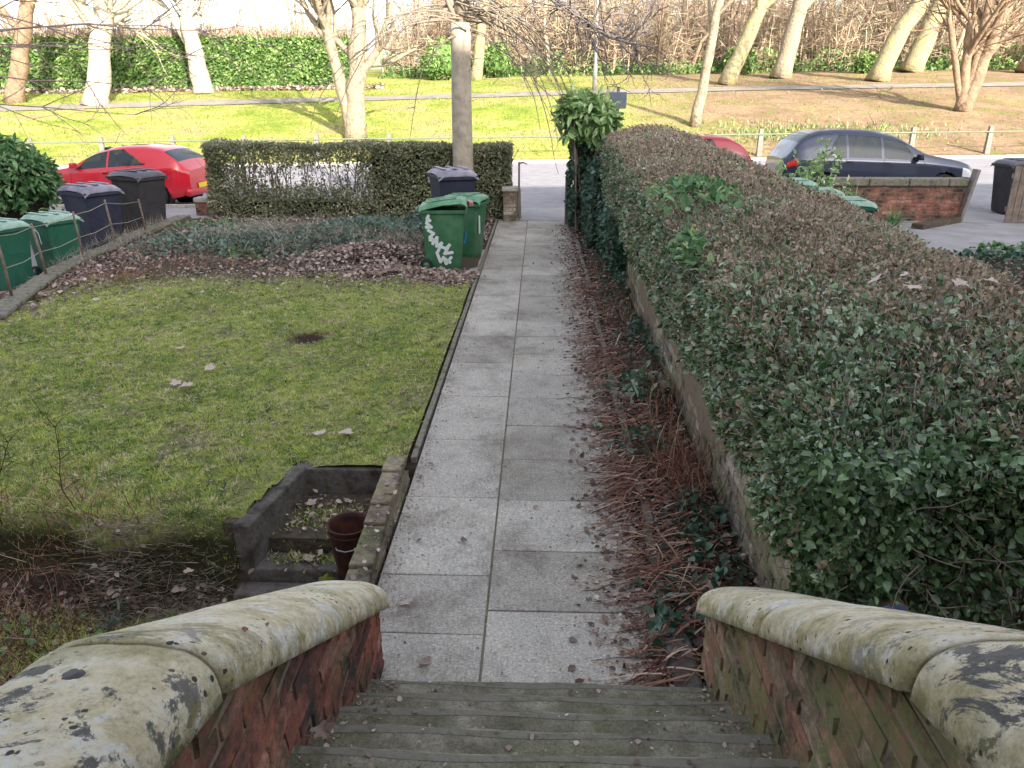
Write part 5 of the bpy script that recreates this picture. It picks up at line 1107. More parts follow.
# white number strip on the lid-side face
fp = Matrix(((0, 0, 0, 0), (0, 0, 0, 0), (0, 0, 0, 0), (0, 0, 0, 1)))
MB().box(-.2, -.15, -.345, -.335, .45, .75, Matrix.Translation((0, 0, 0)) @ Matrix.Rotation(0, 4, 'X')).build('number_strip', M['sticker'], g2)
o = MB(); 
for k in range(5): o.box(-.17+k*.06, -.1+k*.06, -.28+.03*(k % 2), -.08, .93, .985+.02*(k % 3), Matrix.Rotation(.1*k, 4, 'Z'))
ro = o.build('rubbish', M['red_stuff'], bevel=.01); ro.location = (-1.2, 11.65, .02); tag(ro, 'red and white rubbish showing under the propped green lid', 'rubbish')
make_bin('black wheelie bin with mauve grey lid behind the two green bins', (-1.5, 13.5, .12), R(22), M['bin_black'], M['lid_grey'], sc=1.14)
# neighbours' bins on the left
make_bin('pale-lidded green wheelie bin at the left edge of the photo', (-8.2, 11.45, -.34), R(70), M['bin_green_pale'], M['lid_pale'], 'green bins behind the boundary wall')
gl = make_bin('green wheelie bin with a white hoop mark beside the black bin', (-7.85, 12.25, -.34), R(62), M['bin_green_pale'], M['lid_pale'], 'green bins behind the boundary wall')
paint(gl, [[(.05, .52), (.06, .66), (0, .72), (-.06, .66), (-.07, .5)]], .032, M['tag_white'], side_plane(-.225, .1, -.28, .92), 'hoop_mark')
make_bin('navy black wheelie bin with grey lid beside the green bins', (-8.0, 13.75, -.26), R(60), M['bin_black'], M['lid_grey'], 'dark bins behind the boundary wall', sc=1.2)
make_bin('charcoal wheelie bin next to the red car', (-7.85, 15.2, -.15), R(66), M['bin_char'], M['lid_char'], 'dark bins behind the boundary wall', sc=1.2)
# neighbours' bins on the right
make_bin('charcoal wheelie bin beside the wooden board gate', (10.3, 17.5, .03), R(-80), M['bin_char'], M['lid_char'], sc=1.1)
make_bin('pale green lidded wheelie bin behind the hedge, middle one of the row', (4.5, 12.9, .01), R(80), M['bin_green_pale'], M['lid_pale'], 'green bins behind the hedge')
make_bin('pale green lidded wheelie bin behind the hedge, nearest the street wall', (4.55, 14.4, .01), R(84), M['bin_green_pale'], M['lid_pale'], 'green bins behind the hedge')
make_bin('pale green lidded wheelie bin behind the hedge, nearest the camera', (4.5, 11.7, .01), R(86), M['bin_green_pale'], M['lid_pale'], 'green bins behind the hedge')

# ------------------------------------------------------------------ cars
def make_car(label, loc, rz, paint_m, L=4.0, H=1.45, W=.85, kind='small', plate=True):
    """front towards local -x"""
    t = thing('parked_car', label, 'car', loc, rz, 'cars parked along the kerb')
    # profile stations: x fraction -> bottom z, belt z, roof z, half widths
    if kind == 'small':
        X = [0, .03, .10, .22, .30, .44, .58, .72, .84, .93, .97, 1.0]
        zb = [.38, .24, .2, .19, .19, .19, .19, .2, .22, .26, .3, .42]
        zt = [.58, .70, .80, .90, .97, 1.30, 1.42, 1.44, 1.39, 1.18, 1.0, .84]
        zs = [.56, .68, .75, .82, .85, .87, .90, .94, .97, .98, .93, .76]
    else:
        X = [0, .03, .10, .22, .29, .42, .56, .72, .84, .93, .97, 1.0]
        zb = [.36, .24, .2, .19, .19, .19, .19, .2, .22, .26, .3, .42]
        zt = [.62, .74, .84, .93, .99, 1.32, 1.44, 1.46, 1.43, 1.26, 1.03, .8]
        zs = [.6, .72, .8, .87, .90, .92, .94, .96, .97, .97, .94, .78]
    ww = [.6, .84, .94, .99, 1, 1, 1, 1, .98, .94, .86, .66]
    nx = 150; NT = 41
    xf = np.linspace(0, 1, nx+1)
    def sm(a, k=5):
        v = np.interp(xf, X, a); p = np.pad(v, k, mode='edge'); return np.convolve(p, np.ones(2*k+1)/(2*k+1), 'valid')
    ZB, ZT, ZS, WW = sm(zb, 3), sm(zt), sm(zs), sm(ww, 4)*W
    hs = H/1.45
    def sect(i):
        zb_, zt_, zs_, w_ = ZB[i], ZT[i]*hs, ZS[i], WW[i]; cab = max(0, zt_-zs_)
        tum = min(.62, cab*1.0)*.42
        pts = [(w_*.90, zb_), (w_*.985, zb_+.12), (w_, (zb_+zs_)/2+.03), (w_*.985, zs_-.06), (w_*.955, zs_), (w_*.95-tum*.45, zs_+cab*.45), (w_*.945-tum, zs_+cab*.88), (w_*.87-tum*1.1, zs_+cab*.975), (w_*.5, zt_+.01), (0, zt_+.02)]
        tt = [0, .12, .28, .40, .44, .58, .72, .78, .9, 1.0]
        ts = np.linspace(0, 1, NT); a = np.interp(ts, tt, [p[0] for p in pts]); b = np.interp(ts, tt, [p[1] for p in pts])
        return np.stack([a, b], 1)
    SE = [sect(i) for i in range(nx+1)]
    def P(i, j, s): a, b = SE[i][j]; return (xf[i]*L-L/2, s*a, b)
    wx = [(.18*L-L/2+.02), (.80*L-L/2)]; WR = .31
    V = []; F = []
    idx = {}
    cols = [(s, j) for s, js in ((-1, range(NT)), (1, range(NT-2, -1, -1))) for j in js]
    for i in range(nx+1):
        for k, (s, j) in enumerate(cols):
            x, y, z = P(i, j, s)
            for c in wx:          # pull body points onto the arch circle
                d = math.hypot(x-c, z-WR)
                if z < .75 and abs(y) > W*.6 and abs(d-.36) < .022: x = c+(x-c)*.36/d; z = WR+(z-WR)*.36/d
            V.append((x, y, z))
    q = len(cols); 
    for i in range(nx):
        for k in range(q-1):
            f = (i*q+k, (i+1)*q+k, (i+1)*q+k+1, i*q+k+1); cx_ = sum(V[a][0] for a in f)/4; cz = sum(V[a][2] for a in f)/4
            if any(math.hypot(cx_-c, cz-WR) < .352 for c in wx): continue
            j = cols[k][1]; u = xf[i]
            # glazed openings
            if glass_region(kind, u, j/(NT-1), cols[k][1] == NT-1): continue
            F.append(f)
    F.append(tuple(range(q))); F.append(tuple(nx*q+k for k in range(q))[::-1])
    mb = MB(); mb.add(V, F, .5); o = mb.build('body', paint_m, t, True)
    e_ = o.modifiers.new('es', 'EDGE_SPLIT'); e_.split_angle = R(32)
    # glass
    def pane(name, u0, u1, t0, t1, s, both=False, slant=(0, 0), m=M['glass'], off=-.004):
        mb = MB(); n1, n2 = 14, 10; vs = []
        for a in range(n1+1):
            for b in range(n2+1):
                tt = t0+(t1-t0)*b/n2; ua = u0+slant[0]*(b/n2); ub = u1+slant[1]*(b/n2); u = ua+(ub-ua)*a/n1
                i = min(nx-1, max(0, int(u*nx))); fr = u*nx-i; tj = tt*(NT-1)
                if both: ss = 1 if tj > NT-1 else -1; tj = tj if tj <= NT-1 else 2*(NT-1)-tj
                else: ss = s
                j = min(NT-2, int(tj)); fj = tj-j
                p = [(Vector(P(i+di, j+dj, ss)), (fr if di else 1-fr)*(fj if dj else 1-fj)) for di in (0, 1) for dj in (0, 1)]
                v = sum((pp*wt for pp, wt in p), Vector()); c = Vector((v.x, 0, .7)); d = (v-c).normalized(); vs.append(v+d*off)
        q_ = n2+1; mb.add(vs, [(a*q_+b, (a+1)*q_+b, (a+1)*q_+b+1, a*q_+b+1) for a in range(n1) for b in range(n2)])
        return mb.build(name, m, t, True)
    for s in (-1, 1):
        for (u0, u1, t0, t1, sl_) in GLASS[kind]['side']: pane('side_window', u0-.008, u1+.008, t0-.015, t1+.015, s, False, sl_)
        pane('side_window', .3, .305, .45, .46, s) if False else None
    for nm in ('windscreen', 'rear_window'):
        u0, u1, t0 = GLASS[kind][nm]; pane(nm, u0-.006, u1+.006, t0-.012, 2-t0+.012, 1, True)
    # lamps, plates, mirrors, wheels, interior
    for s in (-1, 1):
        u0, u1, t0, t1 = GLASS[kind]['tail']; pane('tail_light', u0, u1, t0, t1, s, m=M['lamp_red'], off=.006)
        u0, u1, t0, t1 = GLASS[kind]['head']; pane('headlight', u0, u1, t0, t1, s, m=M['lamp_clear'], off=.006)
        mm = MB(); mm.frustum((-.05, .06, -.1, .1), (-.03, .05, -.09, .09), 0, .12); mo = mm.build('door_mirror', paint_m if kind == 'small' else M['trim'], t, True, bevel=.02); mo.location = (.335*L-L/2, s*(W+.06), .93)
        for (u0, u1) in GLASS[kind]['door']:
            pane('door_handle', u1-.035, u1-.005, .385, .40, s, m=M['trim'], off=.012)
            for uu in (u0, u1): pane('door_seam', uu-.0012, uu+.0012, .13, .43, s, m=M['trim'], off=.0015)
        pane('sill_trim', .24, .76, .02, .075, s, m=M['trim'], off=.004)
        for c in wx:
            wv = MB(); wv.lathe([(.19, -.1), (.29, -.1), (.31, -.08), (.31, .08), (.29, .1), (.19, .1)], 32, (c, s*(W-.13), WR), 'y'); wo = wv.build('wheel', M['rubber'], t, True)
            h = MB(); h.lathe([(.03, .06), (.195, .07), (.2, .1), (.17, .085), (.05, .075), (.03, .09)], 32, (c, s*(W-.13), WR), 'y')
            if s < 0: h.v = [(a, 2*s*(W-.13)-b, z) for a, b, z in h.v]
            for k in range(5):
                a = 2*PI*k/5; hb = MB(); M4 = Matrix.Translation((c, s*(W-.035), WR)) @ Matrix.Rotation(a, 4, 'Y'); h.box(-.022, .022, -.008, .008, .03, .18, M4)
            h.build('rim', M['alloy'], wo, True)
            li = MB(); li.lathe([(.37, -.28), (.37, .0)], 24, (c, s*(W-.02) if s < 0 else s*(W-.02), WR), 'y')
            if s < 0: li.v = [(a, 2*s*(W-.02)-b, z) for a, b, z in li.v]
            li.f = li.f[:-1]; li.r = li.r[:-1]; li.build('arch_liner', M['trim'], t, True)
    mb = MB(); mb.box(-L*.28, L*.4, -W*.8, W*.8, .35, .8)
    for (sx_, sy_) in ((-.05, -.35), (-.05, .35), (.2, -.35), (.2, .35)):
        M4 = Matrix.Translation((sx_*L+.02, sy_, .78)) @ Matrix.Rotation(R(14), 4, 'Y'); mb.box(-.05, .06, -.22, .22, 0, .42, M4); mb.box(-.04, .05, -.11, .11, .43, .6, M4)
    mb.tube([(-.16*L, -.2+.36, .95), (-.15*L, .0+.36, 1.02), (-.16*L, .2+.36, .95), (-.17*L, .36, .84), (-.16*L, .16, .95)], .015, 6)
    mb.build('interior', M['trim'], t, bevel=.03)
    if plate:
        M4 = Matrix.Translation((L/2+.022, 0, .5)) @ Matrix.Rotation(R(-4), 4, 'Y'); MB().box(0, .012, -.26, .26, -.055, .055, M4).build('number_plate', M['plate_y'], t)
    MB().box(L/2-.14, L/2+.01, -W*.8, W*.8, .27, .46).build('bumper', paint_m if kind == 'small' else M['trim'], t, True, bevel=.06)
    if kind == 'small': pane('brake_light', .9, .935, .70, .735, 1, m=M['lamp_red'], off=.004); pane('brake_light', .9, .935, .70, .735, -1, m=M['lamp_red'], off=.004)
    MB().tube([(-.02*L, 0, H+.01), (.03*L, 0, H+.3)], [.006, .003], 5).build('aerial', M['trim'], t)
    return t
GLASS = {
 'small': dict(side=[(.315, .515, .455, .715, (.075, 0)), (.53, .76, .465, .705, (0, -.14))], windscreen=(.315, .44, .80), rear_window=(.865, .945, .74), tail=(.925, .975, .40, .56), head=(.03, .1, .3, .42), door=[(.30, .535)]),
 'hatch': dict(side=[(.33, .50, .465, .715, (.06, 0)), (.515, .68, .465, .715, (0, 0)), (.695, .79, .47, .70, (0, -.05))], windscreen=(.30, .42, .80), rear_window=(.872, .93, .80), tail=(.94, .985, .36, .44), head=(.02, .09, .3, .42), door=[(.30, .507), (.507, .70)])}
def glass_region(kind, u, tt, _):
    g_ = GLASS[kind]
    for (u0, u1, t0, t1, sl_) in g_['side']:
        fr = (tt-t0)/(t1-t0)
        if 0 <= fr <= 1 and u0+sl_[0]*fr <= u <= u1+sl_[1]*fr: return True
    for nm in ('windscreen', 'rear_window'):
        u0, u1, t0 = g_[nm]
        if u0 <= u <= u1 and tt >= t0: return True
    return False
make_car('bright red small hatchback with yellow number plate at the kerb', (-10.15, 19.05, terr(-10, 19)), R(-4), M['paint_red'], 4.0, 1.42, .85, 'small')
make_car('blue grey hatchback behind the brick street wall', (7.66, 18.95, terr(7.6, 19)+.13), R(180+2.5), M['paint_grey'], 4.38, 1.54, .9, 'hatch')
make_car('dark red hatchback whose rear window shows above the hedge', (2.98, 19.1, terr(3, 19)+.1), R(0), M['paint_maroon'], 3.9, 1.45, .84, 'hatch')

# ------------------------------------------------------------------ street and park furniture
t = thing('park_fence', 'low post and rail fence along the park edge', 'fence', (0, 31.1, 0))
zf = lambda x: terr(x, 31.1)
for k in range(-13, 12):
    x = 14.1+(k-5)*2.85
    if x > 34 or k in (-1, 0, 1, 4): continue
    MB().frustum((-.1, .1, -.09, .09), (-.08, .08, -.07, .07), -.1, .98).build('post', M['post_conc'], t, bevel=.015).location = (x, 0, zf(x))
for h in (.78,):
    MB().tube([(14.1+(k-5)*2.85, -.09, zf(14.1+(k-5)*2.85)+h) for k in range(-13, 12)], .03, 8).build('rail', M['railm'], t, True)

t = thing('lamp_post', 'tall thin grey lamp column beside the park path', 'street lamp', (3.15, 48.6, terr(3.15, 48.6)))
MB().tube([(0, 0, -.1), (0, 0, 1.4), (0, 0, 1.45), (0, 0, 8)], [.13, .13, .095, .07], 12).build('column', M['lamp_paint'], t, True)
MB().tube([(0, 0, 7.9), (.15, -.2, 8.15), (.3, -.6, 8.2)], [.05, .04, .035], 8).build('arm', M['lamp_paint'], t, True)
MB().box(.18, .42, -1.2, -.55, 8.14, 8.28).build('lantern', M['lamp_paint'], t, bevel=.04)
t = thing('sign_post', 'small grey blue box on a thin post above the hedge end', 'sign', (1.58, 16.85, 0))
MB().tube([(0, 0, 0), (0, 0, 2.62)], .035, 10).build('post', M['lamp_paint'], t, True)
MB().box(-.17, .17, -.07, .05, 2.2, 2.52).build('box', M['greybox'], t, bevel=.015)

# ------------------------------------------------------------------ trees
def rot_about(v, axis, a): return Matrix.Rotation(a, 3, axis) @ v
def grow(mb, p, d, L, r, lev, maxlev, rng, up=.15, wig=.22, nch=(3, 5), seg=5, rmin=.006, sides=None):
    pts = [p.copy()]; rad = [r]; n = seg
    for i in range(n):
        d = (d+Vector((rng.gauss(0, wig), rng.gauss(0, wig), rng.gauss(0, wig)+up))*.5).normalized(); p = p+d*(L/n); pts.append(p.copy()); rad.append(max(rmin*.5, r*(1-.62*(i+1)/n)))
    mb.tube(pts, rad, sides or max(3, 9-2*lev), False)
    if lev >= maxlev: return
    for k in range(rng.randint(*nch)):
        i = rng.randint(1 if lev else 2, n); q = pts[i]; base = (pts[i]-pts[i-1]).normalized(); ax = Vector((rng.gauss(0, 1), rng.gauss(0, 1), rng.gauss(0, 1))).normalized()
        dd = rot_about(base, base.cross(ax).normalized(), rng.uniform(.45, 1.0)); grow(mb, q, dd, L*rng.uniform(.5, .78), max(rmin, rad[i]*rng.uniform(.5, .75)), lev+1, maxlev, rng, up, wig, nch, seg, rmin, sides)
def park_tree(name, label, x, y, lean, h, r, seed, mat, maxlev=3, fork=None, group=None, nb=6, root=True, curve=0, z=None, blen=.45):
    """lean: (dx, dy) of the trunk top"""
    rng = random.Random(seed); z = terr(x, y) if z is None else z; t = thing(name, label, 'tree', (x, y, z-.08), group=group)
    tr = MB(); br = MB(); n = 10
    def trunk(p0, lean_, h_, r0, r1, flare=True):
        pts = []; rad = []
        for i in range(n+1):
            u = i/n; w_ = curve*math.sin(PI*u); pts.append(p0+Vector((lean_[0]*u+w_+rng.gauss(0, r0*.08), lean_[1]*u, h_*u))); rr = r0+(r1-r0)*u
            if flare: rr += r0*.2*math.exp(-u*h_/.25); rr *= 1+.05*math.sin(u*23+seed)
            rad.append(rr)
        tr.tube(pts, rad, 14, True); return pts, rad
    stems_ = fork or [(lean, h, r)]
    for si, (ln, hh, rr) in enumerate(stems_):
        p0 = Vector((rng.uniform(-.08, .08)*(si > 0), 0, 0)); pts, rad = trunk(p0, ln, hh, rr, rr*.62)
        top = pts[-1]; d0 = (pts[-1]-pts[-3]).normalized()
        for k in range(nb+2):
            i = n if k < 3 else rng.randint(n//2, n); ax = Vector((rng.gauss(0, 1), rng.gauss(0, 1), rng.gauss(0, .3))).normalized(); dd = (d0*1.0+ax*rng.uniform(.5, 1.1)).normalized()
            grow(br, pts[i], dd, hh*rng.uniform(.8, 1.2)*blen*1.6, rad[i]*rng.uniform(.4, .65), 1, maxlev, rng, .12, .25, (3, 5), 5, .012)
    tr.build('trunk', M[mat], t, True); br.build('crown', M[mat], t, True)
    return t
park_tree('bare_tree', 'stout pale tree leaning right in front of the left end of the park hedge', -30.5, 46.5, (2.6, 0), 7, .52, 1, 'bark_mid', group='bare park trees')
park_tree('bare_tree', 'white sunlit trunk leaning right, second from the left', -24.9, 45, (1.6, .3), 6.2, .66, 2, 'bark_pale', group='bare park trees')
park_tree('bare_tree', 'upright white trunk in front of the park hedge, third from the left', -20.9, 50.5, (-.7, .2), 5.2, .6, 3, 'bark_pale', group='bare park trees', nb=8)
park_tree('bare_tree', 'big forked pale tree with flaring foot above the low hedge', -8.1, 35, (.3, .2), 5, .46, 4, 'bark_tan', fork=[((.5, .2), 5.2, .46), ((-1.2, .4), 5.4, .3)], group='bare park trees')
park_tree('bare_tree', 'slim straight pale tree behind the dark red car', 6.95, 36.8, (1.0, .3), 7.5, .24, 5, 'bark_tan', group='bare park trees')
park_tree('bare_tree', 'leaning yellowish tree beside the park path, left of the twin-trunk one', 11.3, 50.9, (3.2, .5), 8, .5, 6, 'bark_moss', group='bare park trees')
park_tree('bare_tree', 'thick brown trunk with ivy-like suckers at its foot, centre right', 15.8, 55.5, (1.6, .5), 8, .62, 7, 'bark_tan', group='bare park trees')
park_tree('bare_tree', 'mossy leaning tree with curved foot beside the park path', 20.7, 51.8, (4.2, .5), 8, .62, 8, 'bark_moss', group='bare park trees', curve=-.5)
park_tree('bare_tree', 'straight pale trunk just behind the mossy leaning tree', 26.0, 59.5, (2.6, .3), 8, .75, 9, 'bark_moss', group='bare park trees')
park_tree('multi_stem_tree', 'branching orange brown tree with several stems at the right', 19.9, 39.3, (1, .3), 4.5, .42, 10, 'bark_mid', fork=[((1.2, .3), 4.6, .36), ((-.3, .1), 3.9, .26), ((.5, .5), 5.5, .24), ((-1.4, .2), 4.4, .17)], group='bare park trees')
park_tree('bare_tree', 'tree behind the many-stemmed tree at the right edge', 33.0, 57.5, (3.2, .3), 8, .7, 11, 'bark_mid', group='bare park trees')
park_tree('bare_tree', 'ivy green forked tree behind the street tree trunk', -4.5, 58, (.6, .3), 6, .42, 12, 'bark_moss', group='bare park trees')
park_tree('bare_tree', 'thin pale tree at the top between the hedge trees', -15, 58, (.4, .3), 7, .3, 13, 'bark_mid', group='bare park trees')
park_tree('bare_tree', 'slanting tree at the left edge behind the red twigs', -35.5, 52, (1.4, .2), 7, .4, 14, 'bark_mid', group='bare park trees')

# pollarded street tree
def street_tree():
    rng = random.Random(5); t = thing('street_tree', 'smooth grey pollarded street tree rising behind the wheelie bins', 'tree', (-1.54, 16.15, 0))
    tr = MB(); pts = []; rad = []
    for i in range(13):
        u = i/12; pts.append(Vector((-.02*math.sin(u*3), 0, 3.75*u))); rad.append(.215-.03*u+.05*math.exp(-u*12)+.022*math.exp(-((u-.97)/.05)**2))
    tr.tube(pts, rad, 18); tr.build('trunk', M['bark_street'], t, True)
    br = MB(); top = Vector((0, 0, 3.7))
    for (dx, dy, h, r_) in ((-.35, .1, 2.4, .075), (.08, 0, 2.8, .11), (-.1, -.2, 2.2, .06), (.5, .2, 1.9, .07), (-.9, 0, 1.6, .05), (.25, -.2, 2.4, .06)):
        p1 = top+Vector((dx*.3, dy*.3, h*.3)); p2 = top+Vector((dx*.8, dy, h*.65)); p3 = top+Vector((dx*1.1, dy*1.4, h)); br.tube([top-Vector((0, 0, .1)), p1, p2, p3], [r_, r_*.85, r_*.65, r_*.5], 10)
        for k in range(3): grow(br, p3, Vector((rng.gauss(dx, .5), rng.gauss(0, .4), .8)).normalized(), 1.5, r_*.4, 1, 2, rng, .05, .3, (2, 4), 5, .005)
    # hanging whippy shoots
    def whip(p, d, L, r_, sag):
        pp = [p.copy()]; n = 12; d = d.normalized()
        for i in range(n): d = (d+Vector((rng.gauss(0, .1), rng.gauss(0, .08), -sag+rng.gauss(0, .1)))).normalized(); p = p+d*L/n; pp.append(p.copy())
        br.tube(pp, [r_*(1-.75*i/n) for i in range(n+1)], 5, False); return pp
    for k in range(34):
        s = rng.choice((1, 1, 1, -1)); base = top+Vector((rng.uniform(-.15, .2), rng.uniform(-.2, .1), rng.uniform(-.15, .6)))
        pp = whip(base, Vector((s*rng.uniform(.3, 1.2), rng.uniform(-.6, .3), rng.uniform(-.1, .5))), rng.uniform(1.8, 4.2), .018, rng.uniform(.10, .2))
        for j in range(2):
            q = pp[rng.randint(3, 10)]; whip(q, Vector((s*rng.uniform(-.3, 1), rng.gauss(0, .4), rng.uniform(-.6, .5))), rng.uniform(.4, 1.1), .012, rng.uniform(-.03, .15))
    for k in range(14):       # epicormic tufts on the trunk
        z = rng.choice((2.9, 3.1, 2.35, 3.5)); a = rng.uniform(-2.4, .6); b = Vector((math.cos(a)*.2, math.sin(a)*.2, z)); whip(b, Vector((math.cos(a), math.sin(a), .4)), rng.uniform(.15, .4), .006, .05)
    # long dark limb reaching right over the road
    limb = [Vector(q) for q in ((0, 0, 4.5), (.7, -.1, 4.75), (1.35, -.2, 4.5), (1.98, -.3, 4.03), (2.36, -.35, 3.76), (2.8, -.38, 3.5), (3.25, -.4, 3.36)) ]
    dk = MB(); dk.tube(limb, [.08, .075, .07, .062, .055, .045, .03], 8)
    for k in range(60):
        i = rng.randint(2, 6); f = rng.random(); q = limb[i-1].lerp(limb[i], f); d = Vector((rng.uniform(-.6, 1.1), rng.gauss(0, .6), rng.choice((1, 1, -1))*rng.uniform(.2, 1))).normalized()
        grow(dk, q, d, rng.uniform(.5, 1.4), .018, 1, 3, rng, -.02, .55, (1, 3), 6, .008)
    dk.build('limb', M['bark_dark'], t, True); br.build('crown', M['grey_twig'], t, True)
street_tree()
# neighbour's bare tree whose twigs enter at the top left
def left_tree():
    rng = random.Random(9); t = thing('bare_tree', 'bare tree whose reddish twigs reach in at the top left corner', 'tree', (-14.5, 13.2, -.3))
    tr = MB(); tr.tube([(0, 0, 0), (.1, 0, 1.5), (.05, .1, 3), (0, .1, 5)], [.22, .17, .14, .1], 12); tr.build('trunk', M['bark_dark'], t, True)
    br = MB()
    for (z, dz, L_) in ((2.9, .05, 7.6), (3.4, .02, 8.5), (2.5, .06, 7.2), (3.9, .0, 9), (4.4, .0, 9), (4.9, .0, 8.5), (3.1, .1, 7.2), (3.6, -.04, 8.2)):
        for k in range(2):
            d = Vector((1, rng.uniform(-.25, .25), dz+rng.uniform(-.06, .1))); p = Vector((0, .05, z)); 
            pts = [p.copy()]; n = 9
            for i in range(n): d = (d.normalized()+Vector((0, rng.gauss(0, .06), rng.gauss(0, .07)))).normalized(); p = p+d*L_/n; pts.append(p.copy())
            br.tube(pts, [.026*(1-.8*i/n) for i in range(n+1)], 6, False)
            for j in range(9): q = pts[rng.randint(3, 9)]; grow(br, q, (d+Vector((0, rng.gauss(0, .6), rng.gauss(0, .5)))).normalized(), rng.uniform(.6, 1.6), .01, 2, 3, rng, -.02, .25, (2, 3), 5, .005)
    for k in range(7): grow(br, Vector((0, .1, 4.6)), Vector((rng.gauss(0, .7), rng.gauss(0, .7), 1)).normalized(), 2.6, .06, 1, 3, rng)
    br.build('crown', M['twig_red'], t, True)
left_tree()

# far wood: dense thicket of thin stems and twigs
def thicket():
    n = 1900; rr = random.Random(3)
    P = []; D = []; L = []; Wd = []
    for i in range(n):
        x = rr.uniform(-11, 62) if rr.random() < .93 else rr.uniform(-60, -10); y = rr.uniform(62, 92); z = terr(x, y); h = rr.uniform(3.2, 9.5)
        ln = Vector((rr.gauss(0, .16), rr.gauss(0, .1), 1)).normalized(); b = Vector((x, y, z-.2)); P.append(b); D.append(ln); L.append(h); Wd.append(rr.choice((.06, .09, .12, .2, .34)))
        for k in range(30):
            f = rr.uniform(.12, 1); q = b+ln*h*f; d = Vector((rr.gauss(0, .9), rr.gauss(0, .4), rr.uniform(-.5, .9))); P.append(q); D.append(d.normalized()); L.append(rr.uniform(.7, 2.3)*(1.2-f*.5)); Wd.append(rr.uniform(.025, .07))
    V, F = stick_arrays(np.array(P), np.array(D), np.array(L), np.array(Wd)); m_ = len(P)
    tag(npmesh('far_wood', V, F, M['wood_far'], rnd=np.repeat(rs.rand(m_), 6)), 'bare sunlit wood of thin pale stems beyond the park', 'wood', kind='stuff')
    # undergrowth
    n = 16000; x = rs.uniform(-12, 60, n); y = 60.5+rs.rand(n)*9; hgt = rs.rand(n)**1.6*(.8+.9*(np.sin(x*.9)+np.sin(x*.37+1) > .2)); 
    z = np.array([terr(a, b) for a, b in zip(x, y)])+hgt
    P = np.stack([x, y, z], 1); o = scatter_leaves('undergrowth', P, np.tile([0, -.6, .6], (n, 1)), .26, M['leaf_park'], ratio=.6, rvals=np.clip(.3+.25*np.sin(x*.8)+.25*rs.normal(size=n), 0, 1))
    tag(o, 'low green undergrowth along the foot of the far wood', 'undergrowth', kind='stuff')
thicket()
for (x, y, sc, lb) in ((-6.8, 58.5, 1.7, 'dark evergreen shrub behind the forked park tree'), (14.2, 60, 1.1, 'low evergreen bush under the far wood, left of the pale house'), (22.5, 58.5, .8, 'small dark bush beside the mossy leaning tree'), (36.5, 61, 1.6, 'dark holly bush at the right edge of the far wood'), (-3.2, 60.5, 1.3, 'evergreen shrub between the street tree and the lamp column')):
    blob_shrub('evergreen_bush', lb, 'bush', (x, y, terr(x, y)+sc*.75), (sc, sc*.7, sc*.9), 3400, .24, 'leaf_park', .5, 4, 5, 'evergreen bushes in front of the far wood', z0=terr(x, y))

P = np.stack([rs.uniform(-36, -10, 2600), rs.uniform(50.9, 52.3, 2600), np.zeros(2600)], 1); P[:, 2] = [terr(a, b)+.04+.1*random.random() for a, b in zip(P[:, 0], P[:, 1])]
litter('leaf_litter', 'brown leaf litter along the foot of the tall park hedge', P, .22, 'leaf_dead', .6)
# houses beyond the wood and the terrace behind the camera
def house(label, x, y, w_, d_, h, rise, walls, nwin, z=None, rz=0, chim=True, group=None):
    z = terr(x, y) if z is None else z; t = thing('house', label, 'house', (x, y, z), rz, group)
    mb = MB(); mb.box(-w_/2, w_/2, 0, d_, -.5, h); mb.add([(-w_/2, 0, h), (-w_/2, d_, h), (-w_/2, d_/2, h+rise)], [(0, 1, 2)]); mb.add([(w_/2, 0, h), (w_/2, d_, h), (w_/2, d_/2, h+rise)], [(0, 1, 2)]); mb.build('wall', walls, t)
    mb = MB(); e_ = .35
    for s in (0, 1):
        y0 = -e_ if s == 0 else d_+e_; z0 = h-e_*rise/(d_/2)
        mb.add([(-w_/2-e_, y0, z0+.02), (w_/2+e_, y0, z0+.02), (w_/2+e_, d_/2, h+rise+.02), (-w_/2-e_, d_/2, h+rise+.02), (-w_/2-e_, y0, z0+.17), (w_/2+e_, y0, z0+.17), (w_/2+e_, d_/2, h+rise+.17), (-w_/2-e_, d_/2, h+rise+.17)], [(0, 3, 2, 1), (4, 5, 6, 7), (0, 1, 5, 4), (1, 2, 6, 5), (2, 3, 7, 6), (3, 0, 4, 7)])
    ro = mb.build('roof', M['slate'], t)
    if chim:
        for cx_ in (-w_/4, w_/4): MB().box(cx_-.35, cx_+.35, d_/2-.3, d_/2+.3, h+rise-.4, h+rise+1.1).build('chimney', walls, ro)
    for (fx, fz) in nwin:
        for (yy_, sg) in ((0, -1), (d_, 1)):
            fo = MB(); a = .5; b = .75
            for (x0, x1, z0, z1) in ((-a-.06, -a, -b, b), (a, a+.06, -b, b), (-a-.06, a+.06, b, b+.07), (-a-.1, a+.1, -b-.08, -b), (-.03, .03, -b, b), (-a, -.03, -.03, .03), (.03, a, -.03, .03)):
                fo.box(fx+x0, fx+x1, min(yy_+sg*.003, yy_+sg*.06), max(yy_+sg*.003, yy_+sg*.06), fz+z0, fz+z1)
            f_ = fo.build('window', M['render_white'], t); MB().box(fx-a, fx+a, min(yy_+sg*.002, yy_+sg*.02), max(yy_+sg*.002, yy_+sg*.02), fz-b, fz+b).build('pane', M['win_dark'], f_)
    return t
house('pale rendered house with gable roof glimpsed through the far wood', 24, 98, 9, 8, 3.2, 3.2, M['render_white'], [(-2.5, 1.6), (2.5, 1.6)], chim=False)
house('second pale house far behind the wood near the lamp column', -4, 120, 16, 8, 4, 3, M['render_white'], [(-5, 1.8), (0, 1.8), (5, 1.8)])
